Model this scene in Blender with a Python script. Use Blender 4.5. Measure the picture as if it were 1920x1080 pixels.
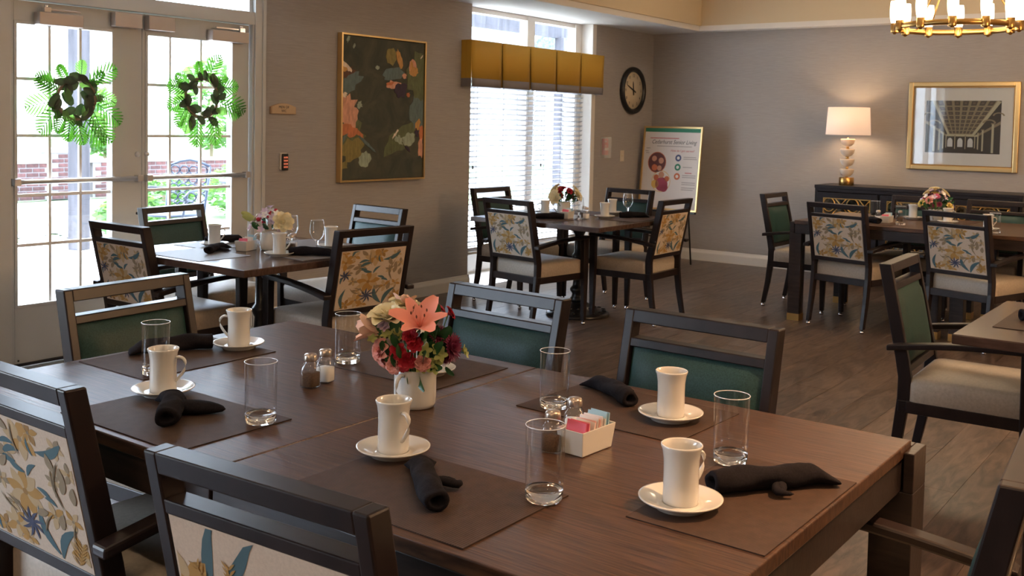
import bpy, bmesh, math, random
from mathutils import Vector, Matrix
import numpy as np
random.seed(7)
PI = math.pi
D = bpy.data
COL = bpy.context.scene.collection
for o in list(D.objects):
    D.objects.remove(o)

# ------------------------------------------------------------ camera
H = 1.42
pit, roll, yaw = math.radians(2.89), math.radians(1.1666), math.radians(-36.5663)
F = Vector((math.sin(yaw)*math.cos(pit), math.cos(yaw)*math.cos(pit), -math.sin(pit)))
r_ = Vector((math.cos(yaw), -math.sin(yaw), 0)); u_ = r_.cross(F)
r2 = r_*math.cos(roll)+u_*math.sin(roll); u2 = -r_*math.sin(roll)+u_*math.cos(roll)
cd = D.cameras.new('camera'); cam = D.objects.new('camera', cd); COL.objects.link(cam)
cam.matrix_world = Matrix(((r2.x, u2.x, -F.x, 0), (r2.y, u2.y, -F.y, 0), (r2.z, u2.z, -F.z, H), (0, 0, 0, 1)))
cd.sensor_fit = 'HORIZONTAL'; cd.sensor_width = 36; cd.lens = 1918.22/1920*36; cd.shift_y = -(540-329.13)/1920
cd.clip_start = 0.05; cd.clip_end = 300
cd.dof.use_dof = True; cd.dof.focus_distance = 2.6; cd.dof.aperture_fstop = 15.0
sc = bpy.context.scene; sc.camera = cam

# ------------------------------------------------------------ world, sun, exposure
sc.view_settings.view_transform = 'Standard'; sc.view_settings.look = 'None'
sc.view_settings.gamma = 1; sc.view_settings.use_curve_mapping = False
sc.view_settings.exposure = 1.0
w = D.worlds.new('world'); sc.world = w; w.use_nodes = True
nt = w.node_tree; nt.nodes.clear()
out = nt.nodes.new('ShaderNodeOutputWorld'); bg = nt.nodes.new('ShaderNodeBackground')
sky = nt.nodes.new('ShaderNodeTexSky'); sky.sky_type = 'NISHITA'; sky.sun_disc = False
sky.sun_elevation = math.radians(66); sky.sun_rotation = math.radians(260); sky.dust_density = 3.0; sky.ozone_density = 1.0
mxw = nt.nodes.new('ShaderNodeMixRGB'); mxw.inputs[0].default_value = .55; mxw.inputs[2].default_value = (8.3, 9.2, 10.6, 1)
nt.links.new(sky.outputs[0], mxw.inputs[1]); nt.links.new(mxw.outputs[0], bg.inputs[0]); nt.links.new(bg.outputs[0], out.inputs[0])
bg.inputs[1].default_value = 1.35
sd = D.lights.new('sun', 'SUN'); sd.energy = 6.0; sd.angle = math.radians(0.6); sd.color = (1, .96, .9)
sun = D.objects.new('sun', sd); COL.objects.link(sun)
sun.rotation_euler = Vector((.36, .10, -.93)).to_track_quat('-Z', 'Y').to_euler()

XL, YB, SZ, TZ = -5.5, 9.98, 2.43, 2.95     # left wall, back wall, soffit height, tray ceiling height
XR, YN = 4.2, -4.2

def portal(loc, sx, sy):
    l = D.lights.new('window_portal', 'AREA'); l.shape = 'RECTANGLE'; l.size = sx; l.size_y = sy
    l.cycles.is_portal = True
    o = D.objects.new('window_portal', l); COL.objects.link(o); o.location = loc
    o.rotation_euler = Vector((1, 0, 0)).to_track_quat('-Z', 'Y').to_euler()
portal((XL-.22, 3.66, 1.2), 2.4, 1.85)
portal((XL-.22, 7.8, 1.35), 2.2, 1.95)
portal((XL-.22, -1.6, 1.3), 2.1, 2.5)

# ------------------------------------------------------------ materials
MATS = {}
def mat(name, col=(.5, .5, .5), rough=.5, metal=0., spec=None, coat=0., emit=None, es=0., trans=0., ior=None, sheen=0.):
    m = D.materials.new(name); m.use_nodes = True; b = m.node_tree.nodes['Principled BSDF']
    b.inputs['Base Color'].default_value = (*col, 1); b.inputs['Roughness'].default_value = rough
    b.inputs['Metallic'].default_value = metal
    if spec is not None: b.inputs['Specular IOR Level'].default_value = spec
    if coat: b.inputs['Coat Weight'].default_value = coat; b.inputs['Coat Roughness'].default_value = .15
    if emit: b.inputs['Emission Color'].default_value = (*emit, 1); b.inputs['Emission Strength'].default_value = es
    if trans: b.inputs['Transmission Weight'].default_value = trans
    if ior: b.inputs['IOR'].default_value = ior
    if sheen: b.inputs['Sheen Weight'].default_value = sheen
    MATS[name] = m
    return m
def N(m, t, **k):
    n = m.node_tree.nodes.new(t)
    for a, v in k.items():
        if a in n.inputs.keys(): n.inputs[a].default_value = v
        else: setattr(n, a, v)
    return n
def L(m, a, b): m.node_tree.links.new(a, b)
def noise_col(m, c1, c2, scale=(1, 1, 1), nscale=5., detail=6, lo=.35, hi=.65, coords='Object', bump=0., bdist=.002, distort=0., rnd=0.):
    b = m.node_tree.nodes['Principled BSDF']
    tc = N(m, 'ShaderNodeTexCoord'); mp = N(m, 'ShaderNodeMapping'); mp.inputs['Scale'].default_value = scale
    if coords == 'World':
        g = N(m, 'ShaderNodeNewGeometry'); src = g.outputs['Position']
    else: src = tc.outputs[coords]
    L(m, src, mp.inputs['Vector'])
    no = N(m, 'ShaderNodeTexNoise'); no.inputs['Scale'].default_value = nscale; no.inputs['Detail'].default_value = detail
    no.inputs['Distortion'].default_value = distort; no.inputs['Roughness'].default_value = .6
    L(m, mp.outputs[0], no.inputs['Vector'])
    cr = N(m, 'ShaderNodeValToRGB'); cr.color_ramp.elements[0].position = lo; cr.color_ramp.elements[1].position = hi
    cr.color_ramp.elements[0].color = (*c1, 1); cr.color_ramp.elements[1].color = (*c2, 1)
    L(m, no.outputs['Fac'], cr.inputs[0])
    last = cr.outputs[0]
    if rnd:
        oi = N(m, 'ShaderNodeObjectInfo'); mr = N(m, 'ShaderNodeMapRange'); mr.inputs['To Min'].default_value = 1-rnd; mr.inputs['To Max'].default_value = 1+rnd
        L(m, oi.outputs['Random'], mr.inputs['Value']); hs = N(m, 'ShaderNodeHueSaturation')
        L(m, mr.outputs[0], hs.inputs['Value']); L(m, last, hs.inputs['Color']); last = hs.outputs[0]
        L(m, oi.outputs['Random'], no.inputs['W']) if no.noise_dimensions == '4D' else None
    L(m, last, b.inputs['Base Color'])
    if bump:
        bp = N(m, 'ShaderNodeBump'); bp.inputs['Strength'].default_value = bump; bp.inputs['Distance'].default_value = bdist
        L(m, no.outputs['Fac'], bp.inputs['Height']); L(m, bp.outputs[0], b.inputs['Normal'])
    return m
def weave(m, c1, c2, s1=300., s2=300., bump=.4, ax=('X', 'Y')):
    b = m.node_tree.nodes['Principled BSDF']; tc = N(m, 'ShaderNodeTexCoord')
    ws = []
    for a, s in zip(ax, (s1, s2)):
        wv = N(m, 'ShaderNodeTexWave'); wv.bands_direction = a; wv.inputs['Scale'].default_value = s; wv.inputs['Distortion'].default_value = 1.5
        wv.inputs['Detail'].default_value = 2; wv.inputs['Detail Scale'].default_value = .4
        L(m, tc.outputs['Object'], wv.inputs['Vector']); ws.append(wv)
    mm = N(m, 'ShaderNodeMath', operation='MULTIPLY'); L(m, ws[0].outputs['Fac'], mm.inputs[0]); L(m, ws[1].outputs['Fac'], mm.inputs[1])
    no = N(m, 'ShaderNodeTexNoise'); no.inputs['Scale'].default_value = 40; L(m, tc.outputs['Object'], no.inputs['Vector'])
    ad = N(m, 'ShaderNodeMath', operation='MULTIPLY_ADD'); L(m, no.outputs['Fac'], ad.inputs[0]); ad.inputs[1].default_value = .5; L(m, mm.outputs[0], ad.inputs[2])
    cr = N(m, 'ShaderNodeValToRGB'); cr.color_ramp.elements[0].color = (*c1, 1); cr.color_ramp.elements[1].color = (*c2, 1)
    L(m, ad.outputs[0], cr.inputs[0]); L(m, cr.outputs[0], b.inputs['Base Color'])
    bp = N(m, 'ShaderNodeBump'); bp.inputs['Strength'].default_value = bump; bp.inputs['Distance'].default_value = .0006
    L(m, mm.outputs[0], bp.inputs['Height']); L(m, bp.outputs[0], b.inputs['Normal'])

WALL = mat('grasscloth', (.33, .28, .24), .85); noise_col(WALL, (.29, .272, .262), (.375, .353, .34), (3, 3, 160), 3, 5, .3, .7, 'World', .3, .002)
WHITE = mat('white_trim', (.66, .63, .58), .4)
SOFF = mat('soffit_paint', (.72, .70, .67), .7); COVE = mat('cove_paint', (.62, .52, .36), .8); CEIL = mat('ceiling_paint', (.72, .66, .56), .9)
DOORP = mat('door_paint', (.48, .485, .47), .42)
FLOOR = mat('vinyl_plank', (.12, .08, .06), .33)
noise_col(FLOOR, (.040, .026, .020), (.175, .120, .090), (6, 1.1, 1), 2.6, 9, .33, .70, 'World', .12, .001, 2.2, .22)
GAP = mat('floor_gap', (.03, .02, .016), .8)
TABLE = mat('dark_oak', (.05, .035, .028), .33, spec=.36); noise_col(TABLE, (.026, .0135, .009), (.120, .060, .034), (1.2, 26, 8), 6, 8, .35, .7, 'Object', .6, .0010)
TABLE.node_tree.nodes['Principled BSDF'].inputs['Roughness'].default_value = .36
OAKD = mat('shaded_oak_frame', (.03, .02, .018), .36, spec=.4); noise_col(OAKD, (.013, .009, .009), (.036, .024, .021), (1.2, 24, 10), 6, 8, .35, .7, 'Object', .5, .001)  # same wood as the tabletop, shade on aprons and legs put into the colour
TABS = mat('table_laminate', (.06, .035, .028), .2); noise_col(TABS, (.045, .025, .02), (.085, .05, .038), (1.5, 14, 6), 6, 6, .3, .7)
FRAME = mat('espresso_frame', (.016, .010, .011), .34, spec=.30); noise_col(FRAME, (.011, .0075, .008), (.020, .013, .013), (1, 1, .4), 14, 4)
GREEN = mat('green_vinyl', (.02, .05, .043), .5, spec=.32); noise_col(GREEN, (.010, .036, .034), (.020, .062, .059), (1, 1, 1), 260, 3, .35, .65, 'Object', .25, .0005)
BEIGE = mat('beige_vinyl', (.42, .34, .26), .5); noise_col(BEIGE, (.38, .33, .27), (.47, .41, .34), (1, 1, 1), 90, 4, .3, .7, 'Object', .15, .0004)
CREAM = mat('cream_fabric', (.56, .47, .38), .8); noise_col(CREAM, (.50, .42, .34), (.58, .49, .40), (1, 1, 1), 200, 3, .3, .7, 'Object', .2, .0004)
MUST = mat('print_mustard', (.38, .22, .06), .8); BLUE = mat('print_blue', (.055, .12, .15), .8); NAVY = mat('print_navy', (.045, .06, .12), .8)
TAUPE = mat('print_taupe', (.25, .20, .13), .8); OCH = mat('print_ochre', (.28, .16, .05), .8); PALE = mat('print_pale', (.44, .33, .19), .8)
CHROME = mat('chrome', (.8, .8, .85), .12, 1.); BRASS = mat('brass', (.60, .36, .12), .3, 1.); GOLD = mat('gold_frame', (.66, .46, .21), .32, .9)
ALU = mat('satin_aluminium', (.55, .54, .53), .35, .8); CLOSER = mat('closer_housing', (.42, .37, .34), .4, .3)
IRON = mat('black_iron', (.012, .012, .013), .28); BLACK = mat('black_plastic', (.01, .01, .01), .35)
CERAM = mat('cream_ceramic', (.64, .635, .61), .12, coat=.4)
NAP = mat('dark_napkin', (.020, .017, .022), .95, spec=.12); noise_col(NAP, (.008, .007, .009), (.015, .013, .017), (1, 1, 1), 300, 3, .3, .7, 'Object', .5, .0006)
MATM = mat('woven_placemat', (.09, .06, .05), .6, spec=.25); weave(MATM, (.010, .006, .005), (.105, .062, .044), 60, 170)
MATG = mat('grey_placemat', (.2, .19, .19), .5); weave(MATG, (.12, .11, .11), (.24, .22, .21), 90, 240)
def glass(name, tint=(1, 1, 1), ior=1.45):
    m = mat(name, tint, 0.0, trans=1., ior=ior); return m
GLASS = glass('tumbler_glass')
def thin(name, k0, k1, pw):
    m = D.materials.new(name); m.use_nodes = True; t = m.node_tree; t.nodes.clear()
    o = t.nodes.new('ShaderNodeOutputMaterial'); x = t.nodes.new('ShaderNodeMixShader'); a = t.nodes.new('ShaderNodeBsdfTransparent'); g = t.nodes.new('ShaderNodeBsdfGlossy'); f = t.nodes.new('ShaderNodeLayerWeight'); p = t.nodes.new('ShaderNodeMath'); q = t.nodes.new('ShaderNodeMath')
    a.inputs[0].default_value = (.97, .98, .985, 1); g.inputs['Roughness'].default_value = .03; p.operation = 'POWER'; p.inputs[1].default_value = pw; q.operation = 'MULTIPLY_ADD'; q.inputs[1].default_value = k1; q.inputs[2].default_value = k0
    t.links.new(f.outputs['Facing'], p.inputs[0]); t.links.new(p.outputs[0], q.inputs[0]); t.links.new(q.outputs[0], x.inputs[0]); t.links.new(a.outputs[0], x.inputs[1]); t.links.new(g.outputs[0], x.inputs[2]); t.links.new(x.outputs[0], o.inputs[0]); return m
THIN = thin('thin_glass', .07, .8, 3.2)
PANE = D.materials.new('window_pane'); PANE.use_nodes = True; n_ = PANE.node_tree; n_.nodes.clear()
o_ = n_.nodes.new('ShaderNodeOutputMaterial'); mx = n_.nodes.new('ShaderNodeMixShader'); tr = n_.nodes.new('ShaderNodeBsdfTransparent'); gl = n_.nodes.new('ShaderNodeBsdfGlossy'); fr = n_.nodes.new('ShaderNodeLayerWeight'); pw_ = n_.nodes.new('ShaderNodeMath'); pw_.operation = 'POWER'; pw_.inputs[1].default_value = 4.5; ml_ = n_.nodes.new('ShaderNodeMath'); ml_.operation = 'MULTIPLY_ADD'; ml_.inputs[1].default_value = .85; ml_.inputs[2].default_value = .04
tr.inputs[0].default_value = (.93, .96, .98, 1); gl.inputs['Roughness'].default_value = 0.02; 
n_.links.new(fr.outputs['Facing'], pw_.inputs[0]); n_.links.new(pw_.outputs[0], ml_.inputs[0]); n_.links.new(ml_.outputs[0], mx.inputs[0]); n_.links.new(tr.outputs[0], mx.inputs[1]); n_.links.new(gl.outputs[0], mx.inputs[2]); n_.links.new(mx.outputs[0], o_.inputs[0])
YEL = mat('mustard_valance', (.50, .29, .03), .75); GREYF = mat('grey_band', (.20, .185, .19), .85)
BLIND = mat('blind_slat', (.31, .32, .33), .45)
LEAFB = mat('palm_green', (.022, .11, .012), .5); LEAFD = mat('dark_leaf', (.018, .035, .022), .5); LEAFL = mat('pale_leaf', (.10, .24, .07), .5)
for m_ in (LEAFB, LEAFL): m_.node_tree.nodes['Principled BSDF'].inputs['Transmission Weight'].default_value = 0.0
CLOCKF = mat('clock_face', (.62, .52, .36), .5); PAPER = mat('poster_paper', (.62, .58, .55), .6)
RED = mat('red', (.55, .03, .03), .4); MARKG = mat('print_green', (.03, .20, .12), .6); INK = mat('ink', (.05, .05, .06), .7); INKR = mat('ink_red', (.45, .08, .08), .7); INKL = mat('ink_light', (.33, .31, .30), .7)
CORD = mat('ivory_plate', (.62, .55, .45), .4)
def emis(name, col, s):
    m = mat(name, (.8, .75, .65), .4, emit=col, es=s); return m
SHADE = mat('lamp_shade', (.80, .66, .52), .8, emit=(1, .64, .44), es=.30)
SHADE.node_tree.nodes['Principled BSDF'].inputs['Transmission Weight'].default_value = 0
BULBG = emis('candle_glass', (1, .80, .55), 3.2)
LAMPD = emis('downlight_lens', (1, .78, .52), 30.)
ALAB = mat('alabaster', (.70, .60, .50), .35)
CONC = mat('patio_concrete', (.50, .48, .45), .9); noise_col(CONC, (.42, .40, .38), (.52, .50, .48), (1, 1, 1), 3)
GRASS = mat('lawn', (.20, .38, .12), .95); noise_col(GRASS, (.06, .10, .035), (.12, .17, .07), (1, 1, 1), 25)
BRICK = mat('red_brick', (.36, .16, .12), .9); noise_col(BRICK, (.045, .018, .016), (.10, .04, .037), (1, 1, 1), 15, rnd=.3)
MORT = mat('mortar', (.16, .15, .15), .95); STONE = mat('cap_stone', (.6, .58, .54), .9); ROCK = mat('river_rock', (.3, .29, .29), .9); noise_col(ROCK, (.05, .05, .055), (.3, .29, .28), (1, 1, 1), 4)
TIMB = mat('grey_timber', (.30, .28, .29), .85); noise_col(TIMB, (.032, .031, .037), (.07, .067, .075), (1, 1, .1), 12)
OUTM = mat('patio_iron', (.02, .03, .05), .45, .3)
SHRUB = mat('shrub_leaf', (.12, .30, .08), .6); noise_col(SHRUB, (.03, .07, .025), (.08, .14, .055), (1, 1, 1), 8)
TRUNK = mat('bark', (.2, .15, .1), .9)

mat('white_siding', (.7, .7, .7), .8); mat('shingle_roof', (.35, .38, .42), .9); noise_col(MATS['shingle_roof'], (.03, .04, .06), (.12, .14, .17), (1, 3, 6), 3); mat('far_window', (.12, .16, .22), .2)
for m_ in (LEAFB, LEAFL, LEAFD, SHRUB):
    nn = m_.node_tree; bb = nn.nodes['Principled BSDF']; oo = [q for q in nn.nodes if q.type == 'OUTPUT_MATERIAL'][0]
    tl_ = nn.nodes.new('ShaderNodeBsdfTranslucent'); mm_ = nn.nodes.new('ShaderNodeMixShader'); mm_.inputs[0].default_value = .30 if m_ is not LEAFD else .08
    c_ = bb.inputs['Base Color'].default_value; tl_.inputs[0].default_value = (min(1, c_[0]*1.6+.02), min(1, c_[1]*1.6+.03), c_[2], 1)
    nn.links.new(bb.outputs[0], mm_.inputs[1]); nn.links.new(tl_.outputs[0], mm_.inputs[2]); nn.links.new(mm_.outputs[0], oo.inputs[0])
# ------------------------------------------------------------ mesh helpers
class MB:
    def __init__(s): s.v = []; s.f = []; s.m = []; s.sm = []
    def add(s, vs, fs, mi=0, smooth=False, M=None):
        b = len(s.v)
        if M is not None: vs = [tuple(M @ Vector(v)) for v in vs]
        s.v += [tuple(v) for v in vs]
        for f in fs: s.f.append([i+b for i in f]); s.m.append(mi); s.sm.append(smooth)
        return s
    def box(s, x0, x1, y0, y1, z0, z1, mi=0, M=None):
        vs = [(x, y, z) for z in (z0, z1) for x, y in ((x0, y0), (x1, y0), (x1, y1), (x0, y1))]
        return s.add(vs, [(3, 2, 1, 0), (4, 5, 6, 7), (0, 1, 5, 4), (1, 2, 6, 5), (2, 3, 7, 6), (3, 0, 4, 7)], mi, False, M)
    def lathe(s, prof, n=24, mi=0, M=None, smooth=True, closed=False):
        vs = []; fs = []; k = len(prof)
        for r, z in prof:
            for i in range(n):
                a = 2*PI*i/n; vs.append((max(r, 1e-5)*math.cos(a), max(r, 1e-5)*math.sin(a), z))
        for j in range(k-1 if not closed else k):
            j2 = (j+1) % k
            for i in range(n):
                i2 = (i+1) % n; fs.append((j*n+i, j*n+i2, j2*n+i2, j2*n+i))
        if not closed:
            if prof[0][0] > 1e-4: fs.append(tuple(range(n))[::-1])
            if prof[-1][0] > 1e-4: fs.append(tuple(range((k-1)*n, k*n)))
        return s.add(vs, fs, mi, smooth, M)
    def loft(s, rings, mi=0, cap=True, smooth=True, M=None, loop=True):
        n = len(rings[0]); vs = [p for r in rings for p in r]; fs = []
        for j in range(len(rings)-1):
            for i in range(n if loop else n-1):
                i2 = (i+1) % n; fs.append((j*n+i, j*n+i2, (j+1)*n+i2, (j+1)*n+i))
        if cap and loop: fs.append(tuple(range(n))[::-1]); fs.append(tuple(range((len(rings)-1)*n, len(rings)*n)))
        return s.add(vs, fs, mi, smooth, M)
    def tube(s, pts, r, n=8, mi=0, M=None, cap=True, flat=1.0, closed=False):
        pts = [Vector(p) for p in pts]; rings = []; k = len(pts); up = Vector((0, 0, 1))
        for i, p in enumerate(pts):
            a = pts[(i-1) % k] if (closed or i > 0) else p; b = pts[(i+1) % k] if (closed or i < k-1) else p
            t = (b-a).normalized(); ref = up if abs(t.z) < .95 else Vector((1, 0, 0))
            sx = t.cross(ref).normalized(); sy = sx.cross(t).normalized()
            rr = r[i] if isinstance(r, (list, tuple)) else r
            rings.append([tuple(p+sx*rr*math.cos(2*PI*j/n)+sy*rr*flat*math.sin(2*PI*j/n)) for j in range(n)])
        if closed: rings.append(rings[0]); cap = False
        return s.loft(rings, mi, cap, True, M)
    def extr(s, poly, a0, a1, ax='X', mi=0, M=None):
        # extrude 2D poly along an axis: poly in (y,z) for X, (x,z) for Y, (x,y) for Z
        f = {'X': lambda p, a: (a, p[0], p[1]), 'Y': lambda p, a: (p[0], a, p[1]), 'Z': lambda p, a: (p[0], p[1], a)}[ax]
        n = len(poly); vs = [f(p, a0) for p in poly]+[f(p, a1) for p in poly]
        fs = [tuple(range(n))[::-1], tuple(range(n, 2*n))]+[(i, (i+1) % n, n+(i+1) % n, n+i) for i in range(n)]
        return s.add(vs, fs, mi, False, M)
    def mesh(s, name, mats):
        me = D.meshes.new(name); me.from_pydata(s.v, [], s.f)
        for m in (mats if isinstance(mats, (list, tuple)) else [mats]): me.materials.append(m)
        me.polygons.foreach_set('material_index', s.m); me.polygons.foreach_set('use_smooth', s.sm)
        bm = bmesh.new(); bm.from_mesh(me); bmesh.ops.recalc_face_normals(bm, faces=bm.faces); bm.to_mesh(me); bm.free()
        me.update(); return me
def R(z=0, x=0, y=0): return Matrix.Rotation(z, 4, 'Z') @ Matrix.Rotation(x, 4, 'X') @ Matrix.Rotation(y, 4, 'Y')
def T(x, y, z): return Matrix.Translation((x, y, z))
def S(x, y, z): return Matrix.Diagonal((x, y, z, 1))
def build(mb, name, mats, parent=None, bevel=0, seg=2, sub=0, **props):
    me = mb.mesh(name, mats) if isinstance(mb, MB) else mb
    o = D.objects.new(name, me); COL.objects.link(o)
    if parent: o.parent = parent
    if bevel:
        b = o.modifiers.new('bevel', 'BEVEL'); b.width = bevel; b.segments = seg; b.limit_method = 'ANGLE'; b.angle_limit = math.radians(50)
    if sub:
        q = o.modifiers.new('sub', 'SUBSURF'); q.levels = sub; q.render_levels = sub
    for k, v in props.items(): o[k] = v
    return o
def thing(name, label, cat, loc=(0, 0, 0), rz=0, group=None):
    o = D.objects.new(name, None); COL.objects.link(o); o.location = loc; o.rotation_euler = (0, 0, rz)
    o.empty_display_size = .05; o['label'] = label; o['category'] = cat
    if group: o['group'] = group
    return o
def tagm(o, label, cat, group=None):
    o['label'] = label; o['category'] = cat
    if group: o['group'] = group
    return o
def copy_tree(o, parent=None):
    c = o.copy(); COL.objects.link(c); c.parent = parent
    for ch in [x for x in KIDS.get(o.name, [])]: copy_tree(ch, c)
    return c
KIDS = {}
def index_kids(root):
    def rec(o):
        KIDS[o.name] = list(o.children)
        for c in o.children: rec(c)
    rec(root)
def place(proto, first, loc, rz, label, group=None):
    o = proto if first else copy_tree(proto)
    o.location = loc; o.rotation_euler = (0, 0, rz); o['label'] = label
    if group: o['group'] = group
    return o
def struct(mb, name, mats, bevel=0, parent=None):
    o = build(mb, name, mats, parent, bevel); o['kind'] = 'structure' if not parent else None
    if parent: del o['kind']
    return o

# ============================================================ ROOM SHELL
# floor slab and planks
fl = struct(MB().box(XL, XR, YN, YB, -.12, -.004), 'floor', GAP)
pm = MB().box(0, 1, 0, 1, -.004, 0).mesh('plank', FLOOR)
PW, PL = .19, 1.5
rows = int(math.ceil((1.2-XL)/PW)); cnt = 0
for i in range(rows):
    off = (i*0.55) % PL
    y = .4-off
    x0 = XL+i*PW
    while y < YB:
        ya, yb = max(y, .4), min(y+PL, YB)
        if yb-ya > .05:
            o = D.objects.new('plank', pm); COL.objects.link(o); o.parent = fl; o.location = (x0+.0008, ya+.0008, 0); o.scale = (PW-.0016, yb-ya-.0016, 1); cnt += 1
        y += PL
far = MB(); i = 0; x = XL+rows*PW
far.box(x+.001, XR, .4, YB, -.004, 0); far.box(XL, XR, YN, .398, -.004, 0)
o = build(far, 'plank_field', FLOOR, fl); o['kind'] = 'stuff'

T_ = .25
DY0, DY1, WY0, WY1 = 2.76, 4.57, 6.80, 8.72
ll = struct(MB().box(XL-T_, XL, YN-T_, -2.8, 0, SZ).box(XL-T_, XL, -2.8, -.4, 0, .3).box(XL-T_, XL, -.4, DY0, 0, SZ).box(XL-T_, XL, DY1, WY0, 0, SZ).box(XL-T_, XL, WY1, YB+T_, 0, SZ).box(XL-T_, XL-.02, YN-T_, YB+T_, SZ+.065, TZ+.2), 'wall_left', WALL)
struct(MB().box(XL, XR, YB, YB+T_, 0, TZ+.2), 'wall_back', WALL)
struct(MB().box(XR, XR+T_, YN-T_, YB+T_, 0, TZ+.2), 'wall_right', WALL)
struct(MB().box(XL, XR, YN-T_, YN, 0, TZ+.2), 'wall_front', WALL)
struct(MB().box(XL-T_, XR+T_, YN-T_, YB+T_, TZ+.2, TZ+.3).box(-4.86, XR, YN, YB-.16, TZ, TZ+.05), 'ceiling', CEIL)
struct(MB().box(XL-T_, -4.88, YN, YB, SZ, SZ+.06).box(-4.88, XR, YB-.16, YB, SZ, SZ+.06), 'trim_1', SOFF, .006)
struct(MB().box(-4.90, -4.86, YN, YB-.14, SZ+.055, TZ+.05).box(-4.86, XR, YB-.16, YB-.12, SZ+.055, TZ+.05), 'trim_2', COVE)

def baseboard(mb, p0, p1, n):  # along p0->p1, n = outward normal
    p0, p1, n = Vector(p0), Vector(p1), Vector(n); d = (p1-p0)
    prof = [(0, 0), (.014, 0), (.014, .082), (.011, .092), (.006, .105), (.004, .118), (0, .12)]
    rings = [[tuple(p+n*a+Vector((0, 0, z))) for a, z in prof] for p in (p0, p1)]
    mb.loft(rings, 0, True, False)
b1 = MB(); baseboard(b1, (XL, YN, 0), (XL, DY0, 0), (1, 0, 0)); baseboard(b1, (XL, DY1, 0), (XL, WY0, 0), (1, 0, 0)); baseboard(b1, (XL, WY1, 0), (XL, YB, 0), (1, 0, 0))
baseboard(b1, (XL+.014, WY0, 0), (XL-.14, WY0, 0), (0, 1, 0))
struct(b1, 'baseboard_left', WHITE)
b2 = MB(); baseboard(b2, (XL, YB, 0), (XR, YB, 0), (0, -1, 0)); struct(b2, 'baseboard_back', WHITE)

# ---- double door
def pane_obj(parent, x, y0, y1, z0, z1, name='pane'):
    return build(MB().box(x-.003, x+.003, y0, y1, z0, z1), name, PANE, parent)
JZ = 2.045
fx0, fx1 = XL-.13, XL+.012
df = MB()
df.box(fx0, fx1, DY0, 2.835, 0, SZ).box(fx0, fx1, 4.49, DY1, 0, SZ).box(fx0, fx1-.004, 2.835, 4.49, JZ, JZ+.085).box(fx0, fx1-.004, 2.835, 4.49, SZ-.05, SZ)
df.box(fx0, fx1-.004, 3.655, 3.70, JZ+.085, SZ-.05)
df.box(fx0+.02, fx1-.03, 2.835, 2.86, JZ+.085, SZ-.05).box(fx0+.02, fx1-.03, 4.462, 4.49, JZ+.085, SZ-.05)
# stepped casing at right and left
df.box(XL-.02, XL+.022, 4.548, 4.575, 0, SZ).box(XL-.04, XL-.0, 4.475, 4.49, 0, JZ)
struct(df, 'trim_3', DOORP, .003)
dsill = struct(MB().box(XL-.14, XL+.04, 2.835, 4.49, 0, .012), 'trim_4', ALU)
tw = struct(MB().box(XL-.075, XL-.055, 2.86, 2.875, JZ+.085, SZ-.05), 'window_2', DOORP)
pane_obj(tw, XL-.065, 2.86, 3.655, JZ+.085, SZ-.05); pane_obj(tw, XL-.065, 3.70, 4.462, JZ+.085, SZ-.05)
def door(n, y0, y1, gy0, gy1, vm, hand):
    d0, d1 = XL-.075, XL-.03
    m = MB(); gz0, gz1 = .345, 1.93
    m.box(d0, d1, y0, gy0, .015, JZ-.004).box(d0, d1, gy1, y1, .015, JZ-.004).box(d0, d1, gy0, gy1, .015, gz0).box(d0, d1, gy0, gy1, gz1, JZ-.004)
    d = struct(m, 'door_%d' % n, DOORP, .002)
    pane_obj(d, XL-.052, gy0, gy1, gz0, gz1)
    fm = MB()
    for a, b, c, e in ((gy0, gy0+.016, gz0, gz1), (gy1-.016, gy1, gz0, gz1), (gy0+.016, gy1-.016, gz0, gz0+.016), (gy0+.016, gy1-.016, gz1-.016, gz1)):
        fm.box(d0-.004, d1+.006, a, b, c, e)
    build(fm, 'glass_bead', DOORP, d)
    for y in vm: build(MB().box(XL-.060, XL-.044, y-.008, y+.008, gz0+.016, gz1-.016), 'muntin', WHITE, d)
    for z in (.690, .968, 1.30, 1.615): build(MB().box(XL-.062, XL-.042, gy0+.016, gy1-.016, z-.009, z+.009), 'muntin', WHITE, d)
    # bar across the door
    pb = build(MB().tube([(XL-.005, y0+.02, 1.045), (XL-.005, y1-.02, 1.045)], .014, 12, M=None), 'push_bar', ALU, d)
    build(MB().box(XL-.031, XL+.012, y0+.012, y0+.05, 1.025, 1.065).box(XL-.031, XL+.012, y1-.05, y1-.012, 1.025, 1.065), 'bar_bracket', ALU, pb, .003)
    ky = y1-.03 if hand > 0 else y0+.03
    build(MB().lathe([(0, 0), (.017, 0), (.015, .012), (.006, .016), (0, .016)], 16, M=T(XL-.03, ky, 1.19) @ R(0, 0, PI/2)), 'lock_cylinder', ALU, d)
    build(MB().lathe([(0, 0), (.009, 0), (.008, .006), (0, .008)], 12, M=T(XL-.03, ky, .83) @ R(0, 0, PI/2)), 'lock_cylinder', BLACK, d)
    for yy in (y0+.05, y1-.1): build(MB().lathe([(0, 0), (.006, 0), (.005, .004), (0, .005)], 8, M=T(XL-.03, yy, .05) @ R(0, 0, PI/2)), 'screw', BLACK, d)
    build(MB().box(XL-.03, XL-.022, y0+.01, y1-.01, .018, .034), 'door_sweep', BLACK, d)
    return d
d1 = door(1, 2.842, 3.660, 2.872, 3.475, (3.085, 3.27), 1)
d2 = door(2, 3.664, 4.470, 3.685, 4.345, (3.87, 4.10), -1)
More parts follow.
